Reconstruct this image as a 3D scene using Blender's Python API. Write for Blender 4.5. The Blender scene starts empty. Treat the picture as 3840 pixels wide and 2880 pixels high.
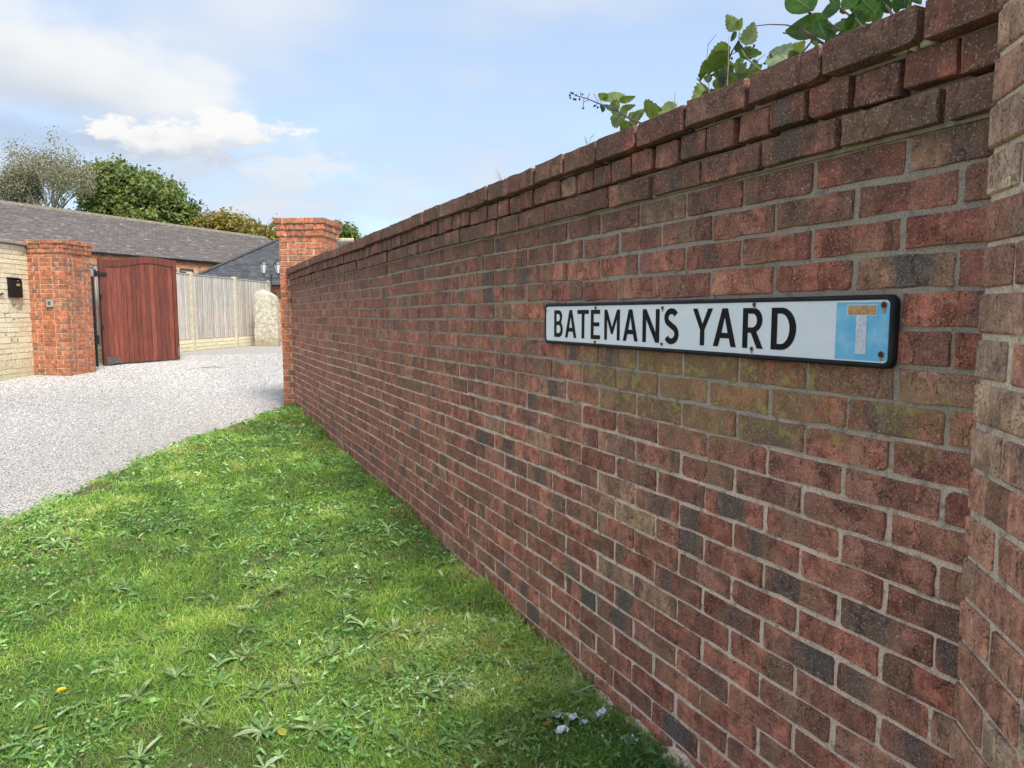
import bpy, math, random
import numpy as np
from mathutils import Vector, Matrix

random.seed(7)
RNG = np.random.default_rng(7)
SC = bpy.context.scene
COL = SC.collection
R = math.radians

# ------------------------------------------------------------------ camera, sky, sun, exposure
CAM_YAW, CAM_PITCH, FPX = R(25.35), R(5.6), 2655.0          # focal length in pixels of a 3840 wide frame
CAM = Vector((-1.325, 0.0, 1.45))
cd = bpy.data.cameras.new('camera'); cam = bpy.data.objects.new('camera', cd); COL.objects.link(cam)
cd.sensor_width = 36.0; cd.lens = FPX / 3840 * 36.0; cd.clip_start = 0.02; cd.clip_end = 2000
cam.location = CAM; cam.rotation_euler = (R(90) - CAM_PITCH, 0, -CAM_YAW)
SC.camera = cam
SUN_AZ, SUN_EL = R(176), R(51)
sd = bpy.data.lights.new('sun', 'SUN'); sun = bpy.data.objects.new('sun', sd); COL.objects.link(sun)
sd.energy = 2.5; sd.angle = R(20.0); sd.color = (1.0, 0.93, 0.82)
sun_dir = Vector((math.sin(SUN_AZ) * math.cos(SUN_EL), math.cos(SUN_AZ) * math.cos(SUN_EL), math.sin(SUN_EL)))
sun.rotation_euler = sun_dir.to_track_quat('Z', 'Y').to_euler(); sun.location = (3, -4, 8)
SC.view_settings.view_transform = 'Standard'; SC.view_settings.look = 'None'
SC.view_settings.exposure = 1.25; SC.view_settings.gamma = 1.0
SKY_STRENGTH = 0.15
SC.cycles.max_bounces = 6; SC.cycles.diffuse_bounces = 3; SC.cycles.glossy_bounces = 2; SC.cycles.transmission_bounces = 3; SC.cycles.transparent_max_bounces = 4

# camera rays: turn a pixel of the 2212 wide view of the photograph into a point of the place
_F = Vector((math.sin(CAM_YAW) * math.cos(CAM_PITCH), math.cos(CAM_YAW) * math.cos(CAM_PITCH), -math.sin(CAM_PITCH)))
_R = Vector((math.cos(CAM_YAW), -math.sin(CAM_YAW), 0)); _U = _R.cross(_F)
KP = 3840 / 2212
def ray(x, y, s=KP): return _F + _R * ((x * s - 1920) / FPX) - _U * ((y * s - 1440) / FPX)
def at(x, y, Z, s=KP): return CAM + ray(x, y, s) * Z
def on_x(x, y, xw, s=1.0):
    v = ray(x, y, s); return CAM + v * ((xw - CAM.x) / v.x)
def on_plane(x, y, p, n, s=KP):
    v = ray(x, y, s); return CAM + v * ((p - CAM).dot(n) / v.dot(n))
def proj(p):
    d = p - CAM; z = d.dot(_F)
    return 1920 + FPX * d.dot(_R) / z, 1440 - FPX * d.dot(_U) / z, z
GY = [-400, -5, 14.2, 18, 400]; GZ = [-0.14, -0.14, 0.40, 0.55, 0.55]
def gz(y): return float(np.interp(y, GY, GZ))

# ------------------------------------------------------------------ node helpers
class NT:
    def __init__(s, tree): s.t = tree; s.n = tree.nodes; s.l = tree.links
    def add(s, typ, **kw):
        n = s.n.new(typ)
        for k, v in kw.items(): setattr(n, k, v)
        return n
    def link(s, a, b): s.l.new(a, b)
    def val(s, sock, v):
        if v is None: return
        if isinstance(v, (int, float)):
            try: sock.default_value = v
            except TypeError: sock.default_value = (v, v, v)
        elif isinstance(v, (tuple, list)):
            n = len(sock.default_value)
            sock.default_value = tuple(v)[:n] if len(v) >= n else tuple(v) + (1.0,) * (n - len(v))
        else: s.l.new(v, sock)
    def math(s, op, a, b=None, c=None, clamp=False):
        n = s.add('ShaderNodeMath', operation=op); n.use_clamp = clamp
        for i, v in enumerate((a, b, c)): s.val(n.inputs[i], v)
        return n.outputs[0]
    def vmath(s, op, a, b=None):
        n = s.add('ShaderNodeVectorMath', operation=op); s.val(n.inputs[0], a); s.val(n.inputs[1], b)
        return n.outputs['Value'] if op in ('DOT_PRODUCT', 'LENGTH', 'DISTANCE') else n.outputs[0]
    def mix(s, f, a, b, blend='MIX'):
        n = s.add('ShaderNodeMix', data_type='RGBA', blend_type=blend); n.clamp_factor = True
        s.val(n.inputs[0], f); s.val(n.inputs[6], a); s.val(n.inputs[7], b); return n.outputs[2]
    def mapr(s, v, a, b, c=0.0, d=1.0, smooth=True):
        n = s.add('ShaderNodeMapRange'); n.interpolation_type = 'SMOOTHSTEP' if smooth else 'LINEAR'
        s.val(n.inputs[0], v)
        for i, q in enumerate((a, b, c, d)): s.val(n.inputs[i + 1], q)
        return n.outputs[0]
    def noise(s, vec, scale, detail=3.0, rough=0.55, dist=0.0, out=0):
        n = s.add('ShaderNodeTexNoise'); s.val(n.inputs['Vector'], vec)
        n.inputs['Scale'].default_value = scale; n.inputs['Detail'].default_value = detail
        n.inputs['Roughness'].default_value = rough; n.inputs['Distortion'].default_value = dist
        return n.outputs[out]
    def voro(s, vec, scale, feature='F1', out='Distance', rnd=1.0):
        n = s.add('ShaderNodeTexVoronoi', feature=feature); s.val(n.inputs['Vector'], vec)
        n.inputs['Scale'].default_value = scale; n.inputs['Randomness'].default_value = rnd
        return n.outputs[out]
    def ramp(s, f, stops, interp='LINEAR'):
        n = s.add('ShaderNodeValToRGB'); cr = n.color_ramp; cr.interpolation = interp
        while len(cr.elements) < len(stops): cr.elements.new(0.5)
        for e, (p, c) in zip(cr.elements, stops): e.position = p; e.color = tuple(c) + (1.0,)
        s.val(n.inputs[0], f); return n.outputs[0]
    def attr(s, name, typ='GEOMETRY', out='Fac'):
        n = s.add('ShaderNodeAttribute', attribute_type=typ, attribute_name=name); return n.outputs[out]
    def comb(s, x, y, z):
        n = s.add('ShaderNodeCombineXYZ')
        for i, v in enumerate((x, y, z)): s.val(n.inputs[i], v)
        return n.outputs[0]
    def sep(s, v):
        n = s.add('ShaderNodeSeparateXYZ'); s.val(n.inputs[0], v); return n.outputs
    def pos(s): return s.add('ShaderNodeNewGeometry').outputs['Position']
    def scalev(s, v, k): return s.vmath('MULTIPLY', v, k)

def new_mat(name):
    m = bpy.data.materials.new(name); m.use_nodes = True
    nt = NT(m.node_tree); bs = nt.n['Principled BSDF']; return m, nt, bs
def bump(nt, h, dist, strength=1.0, normal=None):
    b = nt.add('ShaderNodeBump'); b.inputs['Distance'].default_value = dist; b.inputs['Strength'].default_value = strength
    nt.val(b.inputs['Height'], h)
    if normal is not None: nt.link(normal, b.inputs['Normal'])
    return b.outputs[0]
def whash(nt, tone, k):
    n = nt.add('ShaderNodeTexWhiteNoise', noise_dimensions='1D'); nt.val(n.inputs['W'], nt.math('MULTIPLY_ADD', tone, 917.3, k)); return n.outputs['Color']

# ------------------------------------------------------------------ world: sky texture with clouds
w = bpy.data.worlds.new('World'); SC.world = w; w.use_nodes = True
w.cycles.sampling_method = 'MANUAL'; w.cycles.sample_map_resolution = 512
nt = NT(w.node_tree); nt.n.clear()
sky = nt.add('ShaderNodeTexSky', sky_type='NISHITA'); sky.sun_disc = False
sky.sun_elevation = SUN_EL; sky.sun_rotation = SUN_AZ; sky.altitude = 100; sky.air_density = 1.0; sky.dust_density = 1.2; sky.ozone_density = 1.6
base = nt.scalev(sky.outputs[0], (SKY_STRENGTH,) * 3)
dirv = nt.add('ShaderNodeTexCoord').outputs['Generated']
dx, dy, dz = nt.sep(dirv)
az = nt.math('ARCTAN2', dx, dy); el = nt.math('ARCSINE', nt.math('MINIMUM', nt.math('MAXIMUM', dz, -1.0), 1.0))
def azel(px, py):
    v = ray(px, py).normalized(); return math.atan2(v.x, v.y), math.asin(v.z)
# a flattening projection (cloud layer seen from below) for the loose cloud, angular coordinates for the heaps
den = nt.math('ADD', nt.math('MAXIMUM', dz, 0.0), 0.12)
flat = nt.comb(nt.math('DIVIDE', dx, den), nt.math('DIVIDE', dy, den), 0.0)
ang = nt.comb(nt.math('MULTIPLY', az, 1.0), nt.math('MULTIPLY', el, 1.9), 0.0)
puff = nt.noise(ang, 12.0, 4.0, 0.66)
fine = nt.noise(ang, 5.0, 2.0, 0.6)
thin = nt.noise(flat, 0.75, 3.0, 0.62)
def heap(px, py, wx, hy, tilt=0.0, tex=None, amt=1.0, lo=0.45, hi=0.75):
    a0, e0 = azel(px, py); wx /= 1529; hy /= 1529
    u = nt.math('SUBTRACT', az, a0); v = nt.math('SUBTRACT', el, e0)
    c, s_ = math.cos(tilt), math.sin(tilt)
    u2 = nt.math('ADD', nt.math('MULTIPLY', u, c / wx), nt.math('MULTIPLY', v, s_ / wx))
    v2 = nt.math('ADD', nt.math('MULTIPLY', u, -s_ / hy), nt.math('MULTIPLY', v, c / hy))
    r2 = nt.math('ADD', nt.math('MULTIPLY', u2, u2), nt.math('MULTIPLY', v2, v2))
    d = nt.math('ADD', nt.math('SUBTRACT', 1.0, r2), nt.math('MULTIPLY_ADD', tex, 2.0 * amt, -1.0 * amt))
    return nt.mapr(d, lo, hi), v2
col = base
EV = 2.0 ** 1.25
def sc3(*c_): return tuple(q / EV for q in c_)
# a thin veil over the whole sky, thicker towards the horizon, and loose drifting cloud
veil = nt.math('MULTIPLY', nt.mapr(el, 0.75, -0.02, 0.66, 0.90), nt.mapr(thin, 0.25, 0.75, 0.75, 1.15))
col = nt.mix(veil, col, sc3(0.52, 0.635, 0.81))
loose = nt.mapr(thin, 0.42, 0.68, 0.0, 0.75)
col = nt.mix(loose, col, sc3(0.88, 0.91, 0.95))
m1, v1 = heap(190, 165, 470, 140, -0.30, nt.math('ADD', nt.math('MULTIPLY', fine, 0.7), nt.math('MULTIPLY', puff, 0.3)), 1.7, 0.1, 0.95)
c1 = nt.mix(nt.mapr(nt.math('ADD', v1, nt.math('MULTIPLY_ADD', fine, 1.6, -0.8)), -0.9, 0.4), sc3(0.57, 0.63, 0.72), sc3(0.95, 0.96, 0.96))
col = nt.mix(nt.math('MULTIPLY', m1, 0.93), col, c1)
m2, v2 = heap(60, 292, 300, 45, 0.0, fine, 0.8, 0.2, 1.1)
col = nt.mix(nt.math('MULTIPLY', m2, 0.75), col, sc3(0.50, 0.58, 0.72))
m3, v3 = heap(395, 298, 250, 58, 0.10, puff, 2.2, 0.25, 0.75)
c3 = nt.mix(nt.mapr(nt.math('ADD', v3, nt.math('MULTIPLY_ADD', puff, 2.6, -1.3)), -0.9, 0.35), sc3(0.60, 0.66, 0.75), sc3(0.97, 0.97, 0.96))
col = nt.mix(m3, col, c3)
m4, v4 = heap(645, 372, 130, 42, 0.05, puff, 2.4, 0.2, 0.95)
col = nt.mix(nt.math('MULTIPLY', m4, 0.85), col, sc3(0.82, 0.87, 0.92))
m5, v5 = heap(800, 430, 420, 62, 0.0, puff, 2.6, 0.1, 1.7)
col = nt.mix(nt.math('MULTIPLY', m5, 0.8), col, sc3(0.74, 0.82, 0.90))
bg = nt.add('ShaderNodeBackground'); nt.link(col, bg.inputs[0]); bg.inputs[1].default_value = 1.0
out = nt.add('ShaderNodeOutputWorld'); nt.link(bg.outputs[0], out.inputs[0])

# ------------------------------------------------------------------ object helpers
def link(o): COL.objects.link(o); return o
def put(o, parent):
    """parent o and keep the coordinates it has now"""
    o.parent = parent; o.matrix_parent_inverse = parent.matrix_basis.inverted(); return o
def tag(o, label=None, cat=None, group=None, kind=None):
    if label: o['label'] = label
    if cat: o['category'] = cat
    if group: o['group'] = group
    if kind: o['kind'] = kind
    return o
def thing(name, loc, label, cat, group=None):
    o = bpy.data.objects.new(name, None); o.empty_display_size = 0.1; o.location = loc; link(o)
    return tag(o, label, cat, group, 'thing')
def obj(name, me, mat=None, parent=None, loc=None, rz=None):
    o = bpy.data.objects.new(name, me); link(o)
    if mat is not None and not me.materials: me.materials.append(mat)
    if loc is not None: o.location = loc
    if rz is not None: o.rotation_euler = (0, 0, rz)
    if parent is not None: put(o, parent)
    return o
def np_mesh(name, V, F, attrs=None, uv=None, smooth=False):
    V = np.asarray(V, np.float32); F = np.asarray(F, np.int32)
    me = bpy.data.meshes.new(name); n, k = F.shape
    me.vertices.add(len(V)); me.vertices.foreach_set('co', V.ravel())
    me.loops.add(n * k); me.loops.foreach_set('vertex_index', F.ravel())
    me.polygons.add(n); me.polygons.foreach_set('loop_start', np.arange(0, n * k, k, dtype=np.int32))
    me.polygons.foreach_set('loop_total', np.full(n, k, np.int32))
    me.update(calc_edges=True)
    for an, av in (attrs or {}).items():
        a = me.attributes.new(an, 'FLOAT', 'POINT'); a.data.foreach_set('value', np.asarray(av, np.float32))
    if uv is not None:
        u = me.uv_layers.new(name='uv'); u.data.foreach_set('uv', np.asarray(uv, np.float32)[F.ravel()].ravel())
    me.polygons.foreach_set('use_smooth', np.full(n, smooth, bool))
    return me
def py_mesh(name, V, F, smooth=False):
    me = bpy.data.meshes.new(name); me.from_pydata([tuple(v) for v in V], [], F); me.update()
    me.polygons.foreach_set('use_smooth', np.full(len(me.polygons), smooth, bool))
    return me
class MB:
    """collects shapes into one mesh"""
    def __init__(s): s.V = []; s.F = []
    def add(s, V, F):
        b = len(s.V); s.V += [Vector(v) for v in V]; s.F += [tuple(i + b for i in f) for f in F]; return s
    def box(s, c, ax, ay, az_, hx, hy, hz, bev=0.0):
        c = Vector(c); ax, ay, az_ = Vector(ax), Vector(ay), Vector(az_)
        V, F = bev_box(hx * 2, hy * 2, hz * 2, bev) if bev else (
            [(x, y, z) for x in (-hx, hx) for y in (-hy, hy) for z in (-hz, hz)],
            [(0, 1, 3, 2), (4, 6, 7, 5), (0, 4, 5, 1), (2, 3, 7, 6), (0, 2, 6, 4), (1, 5, 7, 3)])
        return s.add([c + ax * v[0] + ay * v[1] + az_ * v[2] for v in V], F)
    def abox(s, lo, hi, bev=0.0):
        lo, hi = Vector(lo), Vector(hi); h = (hi - lo) / 2
        return s.box((lo + hi) / 2, (1, 0, 0), (0, 1, 0), (0, 0, 1), h.x, h.y, h.z, bev)
    def tube(s, pts, rad, n=6, cap=True):
        pts = [Vector(p) for p in pts]; rad = rad if isinstance(rad, (list, tuple)) else [rad] * len(pts)
        b = len(s.V); up = Vector((0.13, 0.31, 0.94))
        for i, p in enumerate(pts):
            t = (pts[min(i + 1, len(pts) - 1)] - pts[max(i - 1, 0)]).normalized()
            u = t.cross(up); u = u.normalized() if u.length > 1e-4 else Vector((1, 0, 0)); v = t.cross(u)
            for k in range(n):
                a = 2 * math.pi * k / n; s.V.append(p + (u * math.cos(a) + v * math.sin(a)) * rad[i])
        for i in range(len(pts) - 1):
            for k in range(n):
                k2 = (k + 1) % n; s.F.append((b + i * n + k, b + i * n + k2, b + (i + 1) * n + k2, b + (i + 1) * n + k))
        if cap:
            s.F.append(tuple(b + k for k in range(n))[::-1]); s.F.append(tuple(b + (len(pts) - 1) * n + k for k in range(n)))
        return s
    def ball(s, c, r, n=8, m=5, sq=(1, 1, 1)):
        c = Vector(c); b = len(s.V)
        for i in range(m + 1):
            th = math.pi * i / m
            for k in range(n):
                ph = 2 * math.pi * k / n
                s.V.append(c + Vector((math.sin(th) * math.cos(ph) * sq[0], math.sin(th) * math.sin(ph) * sq[1], math.cos(th) * sq[2])) * r)
        for i in range(m):
            for k in range(n):
                k2 = (k + 1) % n; s.F.append((b + i * n + k, b + (i + 1) * n + k, b + (i + 1) * n + k2, b + i * n + k2))
        return s
    def lathe(s, c, prof, n=12):
        c = Vector(c); b = len(s.V)
        for r_, z in prof:
            for k in range(n):
                a = 2 * math.pi * k / n; s.V.append(c + Vector((r_ * math.cos(a), r_ * math.sin(a), z)))
        for i in range(len(prof) - 1):
            for k in range(n):
                k2 = (k + 1) % n; s.F.append((b + i * n + k, b + i * n + k2, b + (i + 1) * n + k2, b + (i + 1) * n + k))
        return s
    def prism(s, poly, origin, ax, az_, ay, t):
        """polygon (x, z) in the plane ax, az_ through origin, extruded by t along ay"""
        origin, ax, az_, ay = Vector(origin), Vector(ax), Vector(az_), Vector(ay); n = len(poly)
        V = [origin + ax * p[0] + az_ * p[1] for p in poly] + [origin + ax * p[0] + az_ * p[1] + ay * t for p in poly]
        F = [tuple(range(n)), tuple(range(2 * n - 1, n - 1, -1))] + [(i, i + n, (i + 1) % n + n, (i + 1) % n) for i in range(n)]
        return s.add(V, F)
    def mesh(s, name, smooth=False): return py_mesh(name, s.V, s.F, smooth)
    def build(s, name, mat, parent=None, smooth=False): return obj(name, s.mesh(name, smooth), mat, parent)

def bev_box(L, D, H, b, jit=0.0, rnd=None):
    """box with chamfered edges (24 vertices, 44 triangles), centred"""
    V, idx = [], {}
    for sx in (-1, 1):
        for sy in (-1, 1):
            for sz in (-1, 1):
                for ax in range(3):
                    p = [sx * (L / 2 - b), sy * (D / 2 - b), sz * (H / 2 - b)]
                    p[ax] = (sx * L, sy * D, sz * H)[ax] / 2
                    if rnd: p = [q + rnd.uniform(-jit, jit) for q in p]
                    idx[(sx, sy, sz, ax)] = len(V); V.append(tuple(p))
    F = []
    S = (-1, 1)
    for ax in range(3):
        o1, o2 = (ax + 1) % 3, (ax + 2) % 3
        for s_ in S:
            q = []
            for a, b2 in ((-1, -1), (1, -1), (1, 1), (-1, 1)):
                k = [0, 0, 0]; k[ax] = s_; k[o1] = a; k[o2] = b2; q.append(idx[(*k, ax)])
            F.append(tuple(q if s_ > 0 else q[::-1]))
    for e in range(3):                       # edges run along axis e
        a1, a2 = (e + 1) % 3, (e + 2) % 3
        for s1 in S:
            for s2 in S:
                k0 = [0, 0, 0]; k0[a1] = s1; k0[a2] = s2; k1 = list(k0); k0[e] = -1; k1[e] = 1
                q = [idx[(*k0, a1)], idx[(*k1, a1)], idx[(*k1, a2)], idx[(*k0, a2)]]
                F.append(tuple(q if s1 * s2 < 0 else q[::-1]))
    for sx in S:
        for sy in S:
            for sz in S:
                q = [idx[(sx, sy, sz, 0)], idx[(sx, sy, sz, 1)], idx[(sx, sy, sz, 2)]]
                F.append(tuple(q if sx * sy * sz > 0 else q[::-1]))
    return V, F

# ------------------------------------------------------------------ materials
def brick_mat(name, src, stops, dark=0.26, grime=True, lichen=1.0):
    m, nt, bs = new_mat(name)
    tone = nt.attr('tone', src)
    h1 = nt.sep(whash(nt, tone, 0.37)); h2 = nt.sep(whash(nt, tone, 5.11))
    P = nt.pos(); uvn = nt.add('ShaderNodeUVMap'); uvn.uv_map = 'uv'; u, v, _ = nt.sep(uvn.outputs[0])
    Ps = nt.vmath('ADD', P, nt.comb(nt.math('MULTIPLY', tone, 3.1), nt.math('MULTIPLY', tone, 5.7), nt.math('MULTIPLY', tone, 1.9)))
    nAc = nt.noise(Ps, 26.0, 2.5, 0.7, 0.0, 1); nA = nt.sep(nAc)
    nB = nt.sep(nt.noise(P, 9.0, 2.0, 0.62, 0.0, 1))
    nC = nt.sep(nt.noise(P, 230.0, 0.0, 0.7, 0.0, 1))
    c = nt.ramp(h1[0], stops)
    c = nt.mix(nt.mapr(nA[0], 0.3, 0.72, 0.0, 1.0), nt.scalev(c, (0.58, 0.56, 0.58)), nt.scalev(c, (1.36, 1.34, 1.28)))
    c = nt.mix(nt.mapr(nB[0], 0.48, 0.72, 0.0, 0.45), c, (0.36, 0.22, 0.125))
    # bands across the brick left by stacking in the kiln
    band = nt.math('FLOOR', nt.math('ADD', nt.math('MULTIPLY_ADD', u, 2.7, nt.math('MULTIPLY', h2[0], 1.0)), nt.math('MULTIPLY_ADD', nA[2], 0.30, -0.15)))
    bh = nt.sep(whash(nt, nt.math('MULTIPLY_ADD', band, 0.0137, tone), 2.71))
    c = nt.mix(nt.mapr(bh[0], 0.55, 0.95, 0.0, 0.62, False), c, nt.mix(bh[1], (0.235, 0.165, 0.100), (0.20, 0.085, 0.070)))
    c = nt.mix(1.0, c, nt.comb(*[nt.mapr(bh[2], 0, 1, 0.80, 1.30, False)] * 3), 'MULTIPLY')
    # burnt patch across part of the brick
    wob = nt.math('MULTIPLY_ADD', nA[1], 0.44, -0.22)
    du = nt.math('ABSOLUTE', nt.math('SUBTRACT', nt.math('ADD', u, wob), nt.math('MULTIPLY_ADD', h1[1], 0.6, 0.2)))
    pm = nt.mapr(nt.math('SUBTRACT', du, nt.math('MULTIPLY_ADD', h2[1], 0.20, 0.08)), 0.10, -0.08)
    pm = nt.math('MULTIPLY', pm, nt.mapr(h1[2], 1.0 - dark - 0.01, 1.0 - dark + 0.01, smooth=False))
    pm = nt.math('MULTIPLY', pm, nt.math('MULTIPLY_ADD', h2[2], 0.50, 0.38))
    c = nt.mix(pm, c, (0.105, 0.098, 0.085))
    c = nt.mix(1.0, c, nt.comb(*[nt.mapr(nC[0], 0.2, 0.8, 0.80, 1.20)] * 3), 'MULTIPLY')
    # creases of the rustic face: broken, mostly upright lines
    Pc = nt.vmath('ADD', nt.vmath('MULTIPLY', Ps, (13.0, 13.0, 3.2)), nt.scalev(nAc, (0.65, 0.65, 0.5)))
    ce = nt.voro(Pc, 1.0, 'DISTANCE_TO_EDGE')
    cr = nt.math('MULTIPLY', nt.mapr(ce, 0.040, 0.0), nt.mapr(nA[2], 0.45, 0.58))
    c = nt.mix(nt.math('MULTIPLY', cr, 0.55), c, (0.07, 0.042, 0.034))
    pit = nt.math('MULTIPLY', nt.mapr(nC[1], 0.34, 0.26), nt.mapr(nA[1], 0.45, 0.58))
    c = nt.mix(nt.math('MULTIPLY', pit, 0.7), c, (0.05, 0.03, 0.026))
    if grime:
        # soot and algae on the oversailing courses and ochre lichen below the street sign
        x_, y_, z_ = nt.sep(P)
        top = nt.math('MULTIPLY', nt.mapr(z_, 1.50, 1.84), nt.mapr(nB[1], 0.25, 0.56))
        c = nt.mix(nt.math('MULTIPLY', top, 0.70), c, (0.115, 0.068, 0.050))
        dy_ = nt.math('DIVIDE', nt.math('SUBTRACT', y_, 1.62), 0.80); dz_ = nt.math('DIVIDE', nt.math('SUBTRACT', z_, 1.235), 0.135)
        oc = nt.mapr(nt.math('ADD', nt.math('ADD', nt.math('MULTIPLY', dy_, dy_), nt.math('MULTIPLY', dz_, dz_)), nt.math('MULTIPLY_ADD', nB[2], 2.6, -1.3)), 1.2, 0.2)
        c = nt.mix(nt.math('MULTIPLY', oc, 0.62), c, (0.27, 0.185, 0.082))
        c = nt.mix(nt.math('MULTIPLY', nt.math('MULTIPLY', oc, nt.mapr(nA[2], 0.52, 0.62)), 0.6), c, (0.42, 0.34, 0.10))
    if lichen:
        vr = nt.add('ShaderNodeTexVoronoi'); nt.val(vr.inputs['Vector'], P); vr.inputs['Scale'].default_value = 62.0
        vc = nt.sep(vr.outputs['Color'])
        spot = nt.math('MULTIPLY', nt.mapr(vr.outputs['Distance'], nt.math('MULTIPLY_ADD', vc[1], 0.17, 0.07), 0.05), nt.mapr(vc[0], nt.mapr(nB[2], 0.35, 0.65, 0.94, 0.64), 0.99))
        c = nt.mix(nt.math('MULTIPLY', spot, 0.9 * lichen), c, (0.52, 0.49, 0.42))
    dust = nt.mapr(nC[2], 0.64, 0.74)
    c = nt.mix(nt.math('MULTIPLY', dust, 0.46), c, (0.50, 0.41, 0.34))
    nt.link(c, bs.inputs['Base Color']); bs.inputs['Roughness'].default_value = 0.9; bs.inputs['Specular IOR Level'].default_value = 0.25
    h = nt.math('MULTIPLY_ADD', nC[0], 0.14, nA[0])
    h = nt.math('SUBTRACT', h, nt.math('MULTIPLY_ADD', pit, 0.4, nt.math('MULTIPLY', cr, 0.6)))
    nt.link(bump(nt, h, 0.0045, 0.9), bs.inputs['Normal'])
    return m
RED = [(0.0, (0.288, 0.101, 0.070)), (0.2, (0.374, 0.128, 0.085)), (0.42, (0.456, 0.162, 0.107)), (0.6, (0.336, 0.139, 0.097)),
       (0.76, (0.499, 0.183, 0.116)), (0.9, (0.336, 0.143, 0.097)), (1.0, (0.461, 0.259, 0.160))]
PALE = [(0.0, (0.44, 0.20, 0.135)), (0.3, (0.52, 0.23, 0.155)), (0.6, (0.48, 0.25, 0.17)), (0.85, (0.50, 0.31, 0.21)), (1.0, (0.47, 0.37, 0.27))]
ORANGE = [(0.0, (0.38, 0.115, 0.062)), (0.25, (0.46, 0.145, 0.070)), (0.5, (0.40, 0.150, 0.085)), (0.75, (0.50, 0.165, 0.080)), (1.0, (0.37, 0.19, 0.105))]
M_brick = {s: brick_mat('red_rustic_brick_' + s.lower(), s, RED) for s in ('OBJECT', 'GEOMETRY')}
M_pbrick = {s: brick_mat('orange_rustic_brick_' + s.lower(), s, ORANGE, 0.22, False, 0.0) for s in ('OBJECT', 'GEOMETRY')}
M_nbrick = {s: brick_mat('pale_rustic_brick_' + s.lower(), s, PALE, 0.10, False, 1.0) for s in ('OBJECT', 'GEOMETRY')}
M_hbrick = {s: brick_mat('house_brick_' + s.lower(), s, [(0, (0.55, 0.19, 0.075)), (0.5, (0.64, 0.26, 0.10)), (1, (0.56, 0.28, 0.13))], 0.14, False, 0.0) for s in ('OBJECT', 'GEOMETRY')}

def mortar_mat(name, c1, c2, c3=None):
    m, nt, bs = new_mat(name); P = nt.pos()
    n = nt.noise(P, 9.0, 5.0, 0.6)
    c = nt.mix(nt.mapr(n, 0.35, 0.65), c1, c2)
    if c3:
        z_ = nt.sep(P)[2]
        c = nt.mix(nt.mapr(nt.math('ADD', z_, nt.math('MULTIPLY_ADD', n, 0.5, -0.25)), 0.9, 1.35), c, c3)
    g = nt.noise(P, 240.0, 3.0, 0.75)
    c = nt.mix(1.0, c, nt.comb(*[nt.mapr(g, 0.25, 0.75, 0.62, 1.30)] * 3), 'MULTIPLY')
    c = nt.mix(nt.math('MULTIPLY', nt.mapr(nt.noise(P, 34.0, 4.0, 0.7), 0.50, 0.68), 0.65), c, (0.17, 0.145, 0.12))
    nt.link(c, bs.inputs['Base Color']); bs.inputs['Roughness'].default_value = 0.95; bs.inputs['Specular IOR Level'].default_value = 0.2
    h = nt.math('ADD', nt.noise(P, 60.0, 4.0, 0.65), nt.math('MULTIPLY', g, 0.4))
    nt.link(bump(nt, h, 0.004, 1.0), bs.inputs['Normal'])
    return m
M_mortar = mortar_mat('mortar', (0.92, 0.68, 0.52), (0.78, 0.58, 0.44), (0.42, 0.345, 0.265))
M_nmortar = mortar_mat('near_pillar_mortar', (0.80, 0.64, 0.48), (0.68, 0.54, 0.41))
M_pmortar = mortar_mat('pillar_mortar', (0.62, 0.44, 0.31), (0.54, 0.38, 0.27))
M_smortar = mortar_mat('stone_mortar', (0.50, 0.43, 0.29), (0.43, 0.37, 0.25))

def simple(name, c, rough=0.6, metal=0.0, var=0.25, scale=12.0, bmp=0.0, bscale=60.0, spec=0.5, stretch=(1, 1, 1), src=None):
    m, nt, bs = new_mat(name); P = nt.vmath('MULTIPLY', nt.pos(), stretch)
    n = nt.noise(P, scale, 5.0, 0.65)
    lo, hi = 1 - var, 1 + var
    cc = nt.mix(nt.mapr(n, 0.25, 0.75), tuple(q * lo for q in c), tuple(min(q * hi, 0.95) for q in c))
    if src:
        t = nt.attr('tone', src); cc = nt.mix(1.0, cc, nt.comb(*[nt.mapr(t, 0, 1, 0.72, 1.22, False)] * 3), 'MULTIPLY')
    nt.link(cc, bs.inputs['Base Color']); bs.inputs['Roughness'].default_value = rough; bs.inputs['Metallic'].default_value = metal
    bs.inputs['Specular IOR Level'].default_value = spec
    if bmp: nt.link(bump(nt, nt.noise(P, bscale, 5.0, 0.65), bmp), bs.inputs['Normal'])
    return m
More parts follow.
